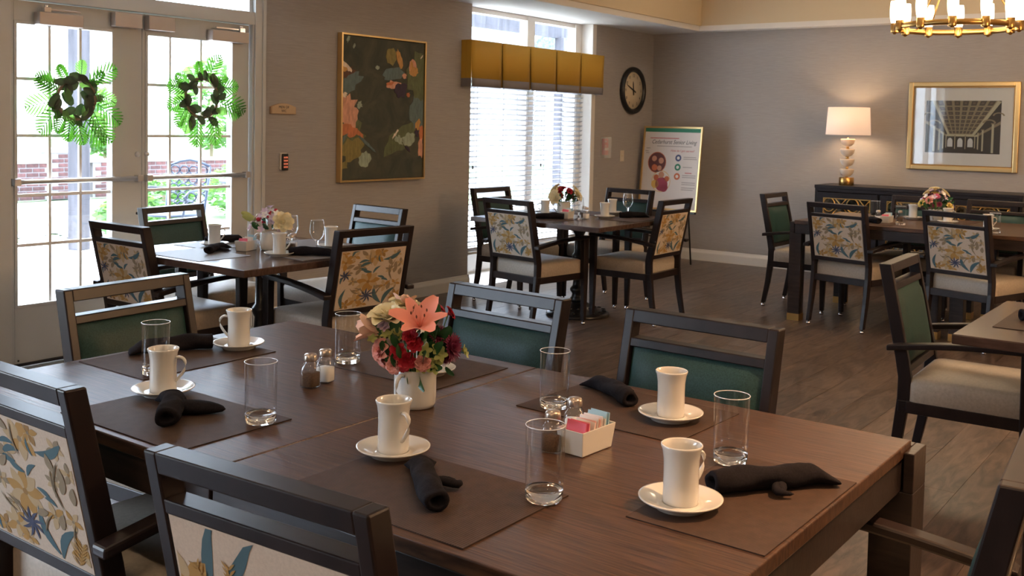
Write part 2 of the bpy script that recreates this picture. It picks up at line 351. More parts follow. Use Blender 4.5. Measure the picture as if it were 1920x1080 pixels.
def closer(door_, y0, y1, flip):
    h = build(MB().box(XL-.028, XL+.035, y0, y1, 1.915, 1.985), 'door_closer', CLOSER, door_, .004)
    y = (y0+.05) if flip else (y1-.05)
    a = MB(); a.box(XL-.005, XL+.03, y-.02, y+.02, 1.985, 2.012); ys = y+.2 if flip else y-.2
    a.box(XL+.0, XL+.022, min(y, ys), max(y, ys), 1.996, 2.006); a.lathe([(0, 0), (.012, 0), (.012, .014), (0, .014)], 12, M=T(XL+.012, y, 2.012))
    build(a, 'closer_arm', CHROME, h, .001)
closer(d1, 2.985, 3.245, True); closer(d2, 4.13, 4.42, False)
build(MB().box(XL-.028, XL+.025, 3.45, 3.63, 1.945, 2.03), 'stop_box', CLOSER, d1, .003)
build(MB().box(XL-.028, XL+.025, 3.675, 3.86, 1.945, 2.03), 'stop_box', CLOSER, d2, .003)

# ---- window bay with blinds
wx = XL-.15
wf = MB()
fr_ = [(WY0, WY0+.16), (7.80-.05, 7.80+.05), (WY1-.06, WY1+.0)]
wf.box(wx-.07, wx+.02, WY0, WY0+.15, .30, SZ).box(wx-.07, wx+.02, 7.79, 7.91, .30, SZ).box(wx-.07, wx+.03, 8.60, WY1, .30, SZ)
wf.box(wx-.068, wx+.017, WY0+.15, 7.79, .31, .34).box(wx-.068, wx+.017, 7.91, 8.60, .31, .34).box(wx-.068, wx+.017, WY0+.15, 7.79, 2.385, SZ-.002).box(wx-.068, wx+.017, 7.91, 8.60, 2.385, SZ-.002).box(wx-.068, wx+.017, WY0+.15, 7.79, 2.085, 2.13).box(wx-.068, wx+.017, 7.91, 8.60, 2.085, 2.13)
wi = struct(wf, 'window_1', WHITE, .004)
for a, b in ((6.95, 7.79), (7.91, 8.60)):
    pane_obj(wi, wx-.03, a, b, 2.13, 2.385); pane_obj(wi, wx-.03, a, b, .34, 2.085)
build(MB().box(wx-.07, wx+.16, WY0+.002, WY1-.002, .285, .31), 'window_sill', WHITE, wi, .006)
build(MB().box(wx-.09, wx+.005, WY0, WY1, 0, .285), 'apron_panel', WHITE, wi)
build(MB().box(wx+.005, wx+.018, WY0+.016, WY1, 0, .085), 'apron_base', WHITE, wi)
struct(MB().box(wx+.03, XL+.012, WY1-.012, WY1+.012, 0, SZ).box(XL-.0, XL+.014, WY1, WY1+.055, 0.12, SZ), 'trim_5', WHITE, .003)
sl = MB().add([(-.022, 0, 0), (.022, 0, 0), (.022, 1, 0), (-.022, 1, 0), (-.021, 0, .003), (.0, 0, .0055), (.021, 0, .003), (-.021, 1, .003), (0, 1, .0055), (.021, 1, .003)],
    [(0, 1, 2, 3), (4, 7, 8, 5), (5, 8, 9, 6), (0, 4, 5, 6, 1), (3, 2, 9, 8, 7), (0, 3, 7, 4), (1, 6, 9, 2)]).mesh('slat', BLIND)
for bi, (a, b) in enumerate(((6.84, 7.835), (7.865, 8.66))):
    bl = thing('window_blind', 'white horizontal slat blind hanging in the %s half of the window' % ('left' if bi == 0 else 'right'), 'blind', (XL-.075, a, 0))
    build(MB().box(-.03, .03, 0, b-a, 2.03, 2.08), 'headrail', BLIND, bl, .003)
    z = 2.01; k = 0
    while z > .35:
        o = D.objects.new('slat', sl); COL.objects.link(o); o.parent = bl; o.location = (0, 0, z); o.scale = (1, b-a, 1); o.rotation_euler = (0, math.radians(-24+random.uniform(-2, 2)), 0); z -= .0465
    build(MB().box(-.025, .025, 0, b-a, .318, .335), 'bottom_rail', BLIND, bl, .003)
    for yy in (.12, (b-a)/2, b-a-.12):
        build(MB().box(.021, .0225, yy-.002, yy+.002, .335, 2.03), 'ladder_cord', BLIND, bl)
    build(MB().tube([(.03, .06, 2.03), (.032, .06, 1.05)], .0015, 6), 'pull_cord', BLIND, bl)
    build(MB().lathe([(0, 0), (.006, .003), (.008, .02), (.004, .034), (0, .036)], 10, M=T(.032, .06, 1.02)), 'cord_tassel', BLACK, bl)

w3 = struct(MB().box(XL-.15, XL-.05, -2.8, -2.74, .3, SZ).box(XL-.15, XL-.05, -.46, -.4, .3, SZ).box(XL-.15, XL-.05, -1.63, -1.57, .36, SZ-.05).box(XL-.15, XL-.05, -2.74, -.46, .3, .36).box(XL-.15, XL-.05, -2.74, -.46, SZ-.05, SZ), 'window_unseen', WHITE, .004)  # unseen window, added to bring in daylight from behind the camera
pane_obj(w3, XL-.1, -2.74, -1.63, .36, SZ-.05); pane_obj(w3, XL-.1, -1.57, -.46, .36, SZ-.05)
# ---- valance
va = thing('valance', 'mustard yellow box pleated window valance with a grey band', 'valance', (XL+.003, 6.66, 0))
VY = [0, .42, .84, 1.26, 1.68, 2.10]; zt0 = 2.115
vd = .115
build(MB().box(0, vd-.006, .004, 2.096, zt0-.02, zt0-.004), 'mounting_board', WHITE, va)
for i in range(5):
    y0, y1 = VY[i]+(.006 if i else 0), VY[i+1]-(.006 if i < 4 else 0)
    for (za, zb, mm, nm) in ((1.795, zt0, YEL, 'pleat_panel'), (1.725, 1.797, GREYF, 'hem_band')):
        rings = []
        for zz in (za, (za+zb)/2, zb):
            t = (zt0-zz)/.39; row = []
            for k in range(9):
                s_ = k/8; bow = .022*math.sin(PI*s_)*t+.006*t*math.sin(7*s_+i)
                row.append((vd+bow, y0+(y1-y0)*(s_*(1-.06*t)+.03*t), zz))
            back = [(p[0]-.006, p[1], p[2]) for p in row][::-1]
            rings.append(row+back)
        build(MB().loft(rings, 0, True, True), nm, mm, va)
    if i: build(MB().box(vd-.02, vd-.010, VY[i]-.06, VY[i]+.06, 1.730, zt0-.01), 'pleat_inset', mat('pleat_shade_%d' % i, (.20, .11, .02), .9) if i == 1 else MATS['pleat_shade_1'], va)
for s_ in (0, 1):
    yy = 2.094 if s_ else 0
    for (za, zb, mm, nm) in ((1.795, zt0, YEL, 'side_return'), (1.725, 1.797, GREYF, 'side_band')):
        m = MB()
        for q in range(2): m.box(.002+q*.056, .055+q*.056, yy-.002*q, yy+.006, za, zb)
        build(m, nm, mm, va, .001)

# ============================================================ WALL THINGS (left)
def wallthing(name, label, cat, y, z, x=XL):   # local frame: +x = wall's y (left to right), +y=up?, built in YZ directly
    return thing(name, label, cat, (x+.001, y, z))
# painting
pw, ph = .925, 1.095
pt = wallthing('abstract_painting', 'dark green abstract painting with peach and white strokes in a thin gold frame', 'painting', 5.247, .965)
fm = MB(); dd = .05
fm.box(0, dd, 0, .014, 0, ph).box(0, dd, pw-.014, pw, 0, ph).box(0, dd, .014, pw-.014, 0, .014).box(0, dd, .014, pw-.014, ph-.014, ph)
build(fm, 'frame', GOLD, pt, .0015)
CANV = mat('canvas_dark', (.05, .055, .035), .75); noise_col(CANV, (.028, .036, .028), (.085, .085, .055), (1, 1, 1), 5, 8, .3, .75, 'Object', .4, .002, 1.0)
build(MB().box(.004, .036, .018, pw-.018, .018, ph-.018), 'canvas', CANV, pt)
def blob(mb, cx, cy, rx, ry, ang, mi, seed, jag=.2, n=18, x=.0365, th=.002):
    rnd = random.Random(seed); c, s = math.cos(ang), math.sin(ang); ring = []
    for i in range(n):
        a = 2*PI*i/n; q = 1+rnd.uniform(-jag, jag); px, py = rx*q*math.cos(a), ry*q*math.sin(a)
        u, v = cx+px*c-py*s, cy+px*s+py*c
        ring.append((min(max(u, .02), pw-.02), min(max(v, .02), ph-.02)))
    vs = [(x-.002, a, b) for a, b in ring]+[(x+th, a, b) for a, b in ring]
    mb.add(vs, [tuple(range(n, 2*n))]+[(i, (i+1) % n, n+(i+1) % n, n+i) for i in range(n)], mi)
PCOL = [(.60, .30, .20), (.50, .16, .06), (.72, .60, .48), (.30, .36, .27), (.10, .15, .15), (.22, .18, .05), (.50, .26, .07), (.03, .015, .04), (.10, .12, .05), (.10, .04, .02)]
PM = []
for i, c in enumerate(PCOL):
    m = mat('paint_%d' % i, c, .6); noise_col(m, tuple(q*.7 for q in c), tuple(min(1, q*1.2) for q in c), (1, 6, 2), 9, 5, .3, .7, 'Object', .6, .002); PM.append(m)
sk = MB()
def uv(px, py): return (px-145)/490*pw, (1000-py)/920*ph  # print layout of the canvas
for k, (px, py, rx, ry, an, mi, jg) in enumerate([
    (500, 720, 120, 70, .5, 8, .25), (200, 720, 70, 110, .4, 8, .3), (600, 560, 60, 130, 0, 4, .3), (190, 380, 70, 60, .5, 4, .35), (440, 310, 60, 45, .3, 4, .25), (590, 330, 60, 150, .1, 8, .3),
    (215, 790, 60, 70, .4, 5, .35), (175, 320, 45, 30, .3, 9, .3), (170, 540, 60, 85, .15, 0, .3), (195, 590, 55, 80, .4, 0, .3), (185, 680, 65, 35, -.1, 1, .35), (240, 690, 35, 14, -.5, 1, .2),
    (175, 285, 34, 17, -.55, 2, .15), (160, 300, 22, 15, -.3, 6, .3), (425, 200, 30, 55, .1, 5, .15), (475, 215, 14, 65, .35, 6, .12), (555, 260, 24, 55, -.05, 0, .12), (560, 285, 26, 30, .1, 6, .2),
    (548, 255, 10, 40, 0, 6, .2), (435, 385, 45, 26, .1, 0, .4), (420, 375, 22, 10, .2, 1, .3), (485, 415, 42, 48, .3, 7, .25), (530, 440, 10, 14, 0, 1, .3), (345, 278, 11, 13, 0, 3, .2),
    (280, 860, 34, 46, .35, 3, .15), (535, 735, 38, 42, .3, 3, .2), (480, 735, 26, 22, -.4, 3, .4), (455, 700, 22, 8, .8, 2, .4), (590, 640, 14, 50, -.45, 6, .25), (615, 690, 16, 50, .0, 1, .2),
    (612, 790, 14, 70, .0, 0, .25), (160, 895, 35, 22, .2, 5, .3), (185, 110, 7, 30, -.4, 3, .3), (215, 155, 5, 14, -.4, 3, .3), (610, 185, 12, 4, .8, 2, .3), (505, 320, 12, 16, 0, 0, .3), (165, 460, 12, 14, 0, 2, .4),
    (160, 740, 30, 10, .9, 4, .3), (290, 760, 60, 10, -.6, 4, .3), (530, 795, 20, 10, -.6, 7, .3), (585, 690, 12, 28, .3, 7, .3), (250, 520, 14, 20, .2, 3, .5)]):
    u, v = uv(px, py); blob(sk, u, v, rx/490*pw, ry/920*ph, an, mi, k, jg, x=.0365+k*.00006, th=.0015)
build(sk, 'paint_strokes', PM, pt, kind='stuff')
# arched plaque
pq = wallthing('wall_plaque', 'small wooden arched plaque on the wall beside the double doors', 'sign', 4.735, 1.455)
WOOD = mat('pale_wood', (.42, .27, .15), .6)
def arch(w_, h0, h1, n=12): return [(-w_/2, 0), (w_/2, 0)]+[(w_/2-w_*i/n, h0+(h1-h0)*math.sin(PI*i/n)) for i in range(n+1)]
build(MB().extr(arch(.225, .05, .075), 0, .014, 'X'), 'back_board', WOOD, pq, .002)
build(MB().extr([(a*.93, b*.93+.003) for a, b in arch(.225, .05, .075)], .014, .018, 'X'), 'face_plate', mat('plaque_face', (.50, .36, .22), .6), pq)
def text(s, size, parent, loc, rot, m, name='lettering', ext=.0006, shear=0, align='CENTER', sx=1):
    c = D.curves.new(name, 'FONT'); c.body = s; c.size = size; c.extrude = ext; c.align_x = align; c.shear = shear; c.resolution_u = 3
    o = D.objects.new(name, c); COL.objects.link(o)
    bpy.context.view_layer.update()
    me = D.meshes.new_from_object(o.evaluated_get(bpy.context.evaluated_depsgraph_get())); D.objects.remove(o)
    me.materials.clear(); me.materials.append(m)
    o = D.objects.new(name, me); COL.objects.link(o); o.parent = parent; o.location = loc; o.rotation_euler = rot; o.scale = (sx, 1, 1); return o
RL = (PI/2, 0, PI/2)       # text on the left wall, facing +x
text('MEN OF', .026, pq, (.0185, 0, .040), RL, INK); text('WC', .026, pq, (.0185, 0, .014), RL, INK)
# keypad
kp = wallthing('keypad', 'black door keypad with small lit buttons on the wall by the doors', 'keypad', 4.745, 1.07)
build(MB().box(0, .012, -.034, .026, 0.0, .118), 'back_plate', CORD, kp, .004)
build(MB().box(.012, .03, -.024, .026, -.004, .112), 'keypad_body', BLACK, kp, .006)
KEYM = mat('key_lit', (.3, .06, .04), .5, emit=(1, .25, .12), es=.25)
for r in range(4):
    for c in range(3): build(MB().box(.03, .033, -.017+c*.013, -.009+c*.013, .014+r*.022, .026+r*.022), 'button', KEYM, kp)
# clock
ck = wallthing('wall_clock', 'round black rimmed wall clock with a cream dial', 'clock', 9.52, 1.80)
MX = R(0, 0, PI/2)
build(MB().lathe([(.190, 0), (.245, 0), (.252, .015), (.245, .04), (.225, .048), (.205, .038), (.195, .02)], 48, M=MX, closed=True), 'rim', IRON, ck)
build(MB().lathe([(0, .018), (.2, .018), (.2, .02), (0, .02)], 48, M=MX), 'dial', CLOCKF, ck)
for k, s in enumerate(['12', '1', '2', '3', '4', '5', '6', '7', '8', '9', '10', '11']):
    a = 2*PI*k/12; text(s, .045, ck, (.0205, .158*math.sin(a), .158*math.cos(a)-.015), RL, INK, 'numeral')
def hand(len_, w_, ang, nm, x):
    build(MB().extr([(-w_, -.05), (w_, -.05), (w_*.8, len_*.7), (0, len_), (-w_*.8, len_*.7)], x, x+.002, 'X', M=Matrix.Rotation(-ang, 4, 'X')), nm, BLACK, ck)
hand(.10, .011, math.radians(354), 'hour_hand', .022); hand(.165, .008, math.radians(292), 'minute_hand', .025)
build(MB().lathe([(0, .02), (.01, .02), (.01, .03), (0, .03)], 12, M=MX), 'hand_hub', BLACK, ck)
# fire pull station + switch
fp = wallthing('fire_alarm_pull', 'red fire alarm pull station under a clear cover left of the light switch', 'alarm', 8.99, 1.12)
build(MB().box(0, .02, -.05, .05, .0, .17), 'back_box', RED, fp, .004)
build(MB().box(.02, .034, -.035, .035, .05, .075), 'pull_handle', WHITE, fp, .003)
text('FIRE', .03, fp, (.0205, 0, .13), RL, WHITE); text('PULL', .018, fp, (.0205, 0, .088), RL, WHITE)
CLR = mat('clear_cover', (.9, .9, .9), .05); CLR.node_tree.nodes['Principled BSDF'].inputs['Alpha'].default_value = .25
build(MB().box(.0, .045, -.068, -.062, -.03, .185).box(.0, .045, .062, .068, -.03, .185).box(.042, .046, -.062, .062, -.03, .185), 'clear_cover', CLR, fp)
sw = wallthing('light_switch', 'ivory light switch plate on the wall beneath the clock', 'switch', 9.35, 1.05)
build(MB().box(0, .006, -.036, .036, 0, .116), 'plate', CORD, sw, .002); build(MB().box(.006, .014, -.005, .005, .048, .068), 'toggle', CORD, sw, .001)

# ============================================================ BACK WALL THINGS
# framed photograph: x -2.765..-1.805, z 1.07..1.885
pf = thing('framed_photograph', 'gold framed photograph of a coffered arcade behind glass with a white mat', 'picture', (-2.284, YB-.001, 1.073))
W2, HH = .478, .812
fm = MB()
for (a, b, c, d_) in ((-W2, -W2+.042, 0, HH), (W2-.042, W2, 0, HH), (-W2+.042, W2-.042, 0, .042), (-W2+.042, W2-.042, HH-.042, HH)): fm.box(a, b, -.03, 0, c, d_)
build(fm, 'frame', GOLD, pf, .006)
li = MB()
for (a, b, c, d_) in ((-W2+.042, -W2+.052, .042, HH-.042), (W2-.052, W2-.042, .042, HH-.042), (-W2+.052, W2-.052, .042, .052), (-W2+.052, W2-.052, HH-.052, HH-.042)): li.box(a, b, -.022, 0, c, d_)
build(li, 'inner_lip', mat('dark_gold', (.35, .2, .07), .4, .8), pf)
build(MB().box(-W2+.052, W2-.052, -.010, -.002, .052, HH-.052), 'mat_board', PAPER, pf)
ph_ = MB(); pa, pb_, pc, pdd = -.318, .325, .162, .642
PHM = [mat('sepia_%d' % i, c, .7) for i, c in enumerate([(.045, .035, .03), (.12, .09, .065), (.24, .19, .12), (.42, .38, .26), (.55, .55, .55), (.07, .055, .045)])]
ph_.box(pa, pb_, -.0115, -.010, pc, pdd, 0)
def quad(mb, pts, mi, y=-.0118): mb.add([(pa+(pb_-pa)*u, y, pc+(pdd-pc)*v) for u, v in pts], [tuple(range(len(pts)))], mi)
quad(ph_, [(.12, 1), (.95, 1), (.63, .36), (.33, .36)], 2)
for r in range(8):      # coffers
    t0, t1 = 1-(r/8)**.8, 1-((r+.72)/8)**.8
    for c in range(7):
        def ed(t, s): return (.12+(.33-.12)*(1-t))+s*((.95-.12)-(.95-.12-.30)*(1-t)), .36+.64*t
        s0, s1 = (c+.18)/7, (c+.86)/7
        quad(ph_, [ed(t0, s0), ed(t0, s1), ed(t1, s1), ed(t1, s0)], 5, -.0120)
        sa, sb = (c+.35)/7, (c+.66)/7; ta, tb = t0*.7+t1*.3, t0*.3+t1*.7
        quad(ph_, [ed(ta, sa), ed(ta, sb), ed(tb, sb), ed(tb, sa)], 1, -.0122)
quad(ph_, [(.08, 1), (.12, 1), (.33, .36), (.30, .36)], 3, -.0121); quad(ph_, [(.95, 1), (1, .98), (.67, .36), (.63, .36)], 3, -.0121)
quad(ph_, [(0, .62), (.28, .36), (.28, .32), (0, .56)], 2, -.0121); quad(ph_, [(1, .62), (.70, .36), (.70, .32), (1, .56)], 2, -.0121)
quad(ph_, [(.28, .36), (.70, .36), (.70, .32), (.28, .32)], 3, -.0121)
for cx in (.34, .475, .61):
    quad(ph_, [(cx-.035, .12)]+[(cx-.035*math.cos(PI*k/8), .22+.07*math.sin(PI*k/8)) for k in range(9)]+[(cx+.035, .12)], 4, -.0122)
for cx, w_, b, t in ((.12, .03, .02, .5), (.19, .022, .05, .44), (.245, .016, .08, .38), (.285, .01, .1, .34), (.405, .01, .08, .32), (.545, .01, .08, .32), (.67, .01, .1, .34), (.71, .016, .08, .38), (.77, .022, .05, .44), (.90, .03, .02, .56)):
    quad(ph_, [(cx-w_/2, b), (cx+w_/2, b), (cx+w_/2, t), (cx-w_/2, t)], 3, -.0122); quad(ph_, [(cx-w_*.9, t), (cx+w_*.9, t), (cx+w_*.9, t+.02), (cx-w_*.9, t+.02)], 2, -.0123)
for cx, cy, r in ((.12, .56, .09), (.85, .58, .09), (.04, .72, .07), (.97, .72, .08)):
    quad(ph_, [(cx-r+0, cy)]+[(cx-r*math.cos(PI*k/8), cy+r*.8*math.sin(PI*k/8)) for k in range(9)]+[(cx+r*.7*math.cos(PI*k/8), cy+r*.55*math.sin(PI*k/8)) for k in range(9)], 2, -.0124)
build(ph_, 'photo_print', PHM, pf)
build(MB().box(-W2+.052, W2-.052, -.0165, -.0155, .052, HH-.052), 'glazing', PANE, pf)

EBON = mat('ebony_wood', (.012, .011, .015), .4, spec=.3); noise_col(EBON, (.008, .007, .010), (.018, .015, .020), (1.5, 8, 10), 6, 6)
# credenza
cr_ = thing('credenza', 'long dark credenza with brass lattice mirrored doors against the back wall', 'cabinet', (-3.46, 9.47, 0))
CW, CD, CH = 1.80, .46, .905
build(MB().box(0, CW, 0, CD, CH-.03, CH), 'top', EBON, cr_, .003)
build(MB().box(.005, .03, .005, CD, .08, CH-.03).box(CW-.03, CW-.005, .005, CD, .08, CH-.03).box(.03, CW-.03, .02, CD, .08, .10).box(.03, CW-.03, CD-.02, CD, .10, CH-.03).box(.03, CW-.03, .004, .03, CH-.06, CH-.03).box(.59, .605, .02, CD-.02, .1, CH-.06).box(1.19, 1.205, .02, CD-.02, .1, CH-.06), 'body', EBON, cr_, .002)
for x in (.03, CW-.08):
    for y in (.03, CD-.08): build(MB().box(x, x+.05, y, y+.05, 0, .08), 'leg', EBON, cr_, .003)
MIRR = mat('antique_mirror', (.55, .56, .52), .08, 1.); noise_col(MIRR, (.10, .11, .09), (.75, .75, .68), (1, 1, 1), 22, 7, .35, .62, 'Object')
for i in range(3):
    x0 = .035+i*.585; x1 = x0+.56
    m = MB(); z0, z1 = .105, .84
    m.box(x0, x0+.06, -.018, .002, z0, z1).box(x1-.06, x1, -.018, .002, z0, z1).box(x0+.06, x1-.06, -.018, .002, z0, z0+.05).box(x0+.06, x1-.06, -.018, .002, z1-.05, z1)
    dr = build(m, 'door', EBON, cr_, .002)
    a, b, c, d_ = x0+.06, x1-.06, z0+.05, z1-.05
    build(MB().box(a, b, -.006, -.002, c, d_), 'mirror_panel', MIRR, dr)
    lt = MB(); t = .005
    lt.box(a, b, -.02, -.008, c, c+.008).box(a, b, -.02, -.008, d_-.008, d_).box(a, a+.008, -.02, -.008, c+.008, d_-.008).box(b-.008, b, -.02, -.008, c+.008, d_-.008)
    cw = (b-a)/4; chh = (d_-c)/5
    for r in range(5):
        for q in range(4):
            cx, cz = a+cw*(q+.5), c+chh*(r+.5)
            if (r+q) % 2 == 0:
                lt.tube([(cx+cw*.5*math.cos(2*PI*k/16), -.014, cz+chh*.5*math.sin(2*PI*k/16)) for k in range(16)], .0045, 6, closed=True)
            else:
                lt.tube([(cx-cw*.5, -.014, cz+chh*.5), (cx, -.014, cz), (cx+cw*.5, -.014, cz+chh*.5)], .0045, 6); lt.tube([(cx-cw*.5, -.014, cz-chh*.5), (cx, -.014, cz), (cx+cw*.5, -.014, cz-chh*.5)], .0045, 6)
    build(lt, 'brass_lattice', BRASS, dr)
    build(MB().box(x1-.035, x1-.025, -.035, -.018, .45, .55), 'handle', BRASS, dr, .002)
# table lamp
tl = thing('table_lamp', 'table lamp with white drum shade and stacked alabaster bowls on the credenza', 'lamp', (-3.235, 9.70, CH))
build(MB().lathe([(0, 0), (.065, 0), (.068, .004), (.068, .068), (.064, .072), (0, .072)], 32), 'base', BRASS, tl)
build(MB().lathe([(.008, .07), (.008, .45)], 12), 'stem', BRASS, tl)
for i in range(4):
    z0 = .080+i*.095
    build(MB().lathe([(0, z0), (.018, z0), (.042, z0+.012), (.058, z0+.032), (.066, z0+.062), (.066, z0+.070), (.060, z0+.073), (.02, z0+.070), (0, z0+.070)], 28), 'alabaster_bowl', ALAB, tl)
    build(MB().lathe([(0, z0-.024), (.014, z0-.024), (.014, z0), (0, z0)], 16), 'spacer', BRASS, tl)
sh = MB(); zs0, zs1 = .475, .735
sh.lathe([(.205, zs0), (.190, zs1), (.187, zs1), (.202, zs0)], 48, closed=True)
shd = build(sh, 'lamp_shade', SHADE, tl)
build(MB().tube([(.19*math.cos(a), .19*math.sin(a), zs1-.01) for a in [0, PI]], .002, 6).tube([(0, .19, zs1-.01), (0, -.19, zs1-.01)], .002, 6), 'spider', BRASS, shd)
build(MB().lathe([(0, .50), (.012, .50), (.014, .53), (.03, .57), (.032, .60), (.02, .63), (0, .64)], 16), 'bulb', emis('warm_bulb', (1, .7, .4), 40), tl)
def plight(name, loc, e, col, size=.03):
    l = D.lights.new(name, 'POINT'); l.energy = e; l.color = col; l.shadow_soft_size = size; o = D.objects.new(name, l); COL.objects.link(o); o.location = loc; return o
lb = plight('lamp_light', (-3.235, 9.70, CH+.60), 11, (1, .68, .38), .035)

# sign on easel
sg = thing('easel_sign', 'gold framed welcome poster standing on a black easel in the room corner', 'sign', (-5.08, 9.60, 0), math.radians(-3))
tilt = R(0, math.radians(-6), 0)
SM = T(0, 0, .545) @ tilt
w2 = .355; hs = .885
fm = MB()
for (a, b, c, d_) in ((-w2, -w2+.02, 0, hs), (w2-.02, w2, 0, hs), (-w2+.02, w2-.02, 0, .02), (-w2+.02, w2-.02, hs-.02, hs)): fm.box(a, b, -.02, .0, c, d_, M=SM)
build(fm, 'frame', GOLD, sg, .002)
po = MB(); po.box(-w2+.02, w2-.02, -.010, -.004, .02, hs-.02, 0, SM)
po.box(-w2+.02, w2-.02, -.0108, -.0100, hs-.06, hs-.02, 1, SM)
def disc(mb, cx, cz, r, mi, y, n=24): mb.add([(cx+r*math.cos(2*PI*k/n), y, cz+r*math.sin(2*PI*k/n)) for k in range(n)], [tuple(range(n))], mi, M=SM)
SP = [PAPER, MARKG, mat('sign_plum', (.12, .04, .04), .6), mat('sign_orange', (.50, .14, .06), .6), mat('sign_pink', (.35, .06, .10), .6), mat('sign_yellow', (.60, .38, .10), .6), mat('sign_blue', (.07, .09, .20), .6), INKL, INKR, mat('sign_skin', (.50, .26, .17), .6), WHITE]
disc(po, -.165, .50, .112, 3, -.0103); disc(po, -.165, .50, .105, 2, -.0105)
for cx, cz, r, mi in ((-.20, .54, .03, 9), (-.115, .52, .032, 9), (-.19, .445, .035, 3), (-.13, .44, .028, 9), (-.165, .50, .03, 2)): disc(po, cx, cz, r, mi, -.0107)
disc(po, -.10, .30, .115, 5, -.0103); disc(po, -.10, .30, .109, 10, -.0105)
for cx, cz, r, mi in ((-.09, .27, .075, 4), (-.17, .27, .045, 5), (-.16, .34, .032, 3), (-.10, .37, .035, 9), (-.03, .33, .03, 3), (-.06, .24, .05, 4)): disc(po, cx, cz, r, mi, -.0107)
for k, mi in enumerate((6, 1, 3)):
    disc(po, .09, .555-k*.097, .036, mi, -.0105); disc(po, .09, .555-k*.097, .017, 10, -.0107)
for (x0, x1, z, mi) in ((-.27, .08, .76, 8), (-.18, .24, .675, 7), (.15, .30, .565, 7), (.15, .31, .545, 7), (.15, .26, .46, 7), (.18, .26, .40, 8), (.15, .31, .375, 7), (.15, .31, .355, 7), (.15, .31, .30, 7), (.15, .31, .28, 7), (.15, .31, .245, 7), (.15, .29, .225, 7), (-.31, -.26, .65, 7), (-.32, -.28, .62, 7), (-.31, -.27, .60, 7)):
    po.box(x0, x1, -.0106, -.0102, z-.004, z+.004, mi, SM)
build(po, 'poster', SP, sg)
def stext(s, size, x, z, m, sx=1, shear=.3):
    o = text(s, size, sg, (0, 0, 0), (0, 0, 0), m, 'lettering', .0003, shear, 'CENTER', 1); o.matrix_local = SM @ T(x, -.0112, z) @ R(0, PI/2, 0) @ S(sx, 1, 1)
stext('Cedarhurst Senior Living', .062, .02, .70, INK, .86); stext('How do I get started?', .032, .13, .62, INKR); 
ea = MB()
ea.tube([(-.30, .0, .0), (-.10, .15, 1.35)], .009, 8).tube([(.30, .0, .0), (.10, .15, 1.35)], .009, 8)
ea.tube([(0, .30, .0), (0, .17, 1.33)], .008, 8).box(-.25, .25, .03, .042, .25, .262).box(-.12, .12, .135, .165, 1.33, 1.36)
e_ = build(ea, 'easel_legs', BLACK, sg)
build(MB().box(-.34, .34, -.025, .01, .525, .543), 'easel_tray', BLACK, sg, .002)
e_.data.update()

# ============================================================ CHAIRS
def lean(z): return -.222-(z-.5)*.2075 if z > .5 else -.215-(z-.4)*.07
def leaf2(mb, x, y, ang, ln, wd, mi, k, bend=.15):
    n = 6; L_, R_ = [], []
    for i in range(n+1):
        t = i/n; wv = wd*.5*math.sin(PI*min(1, t*.96+.04))**.8*(1-.25*t); cx = t*ln; cy = bend*ln*math.sin(PI*t)
        L_.append((cx, cy+wv)); R_.append((cx, cy-wv))
    pts = L_+R_[::-1]; c, s = math.cos(ang), math.sin(ang)
    poly2(mb, [(x+a*c-b*s, y+a*s+b*c) for a, b in pts], mi, k)
PW2, PZ0, PZ1 = .198, .507, .798
def clipq(p): return (min(max(p[0], .012), .988), min(max(p[1], .012), .988))
def poly2(mb, pts, mi, k):
    pts = [clipq(p) for p in pts]; f = []
    vs = []
    for u, v in pts:
        z = PZ0+(PZ1-PZ0)*v; x = -PW2+2*PW2*u
        vs.append((x, lean(z)-.0215-k*.00002, z))
    c = (sum(v[0] for v in vs)/len(vs), sum(v[1] for v in vs)/len(vs), sum(v[2] for v in vs)/len(vs))
    n = len(vs); mb.add(vs+[c], [(i, (i+1) % n, n) for i in range(n)], mi)
def flower2(mb, x, y, r, n, mi, k, mc=2):
    for i in range(n):
        a = 2*PI*i/n+k; leaf2(mb, x+.12*r*math.cos(a), y+.12*r*math.sin(a), a, r, r*.62, mi if i % 2 else PALI.get(mi, mi), k+i*.12, .05)
    poly2(mb, [(x+r*.16*math.cos(2*PI*i/8), y+r*.16*math.sin(2*PI*i/8)) for i in range(8)], mc, k+4)
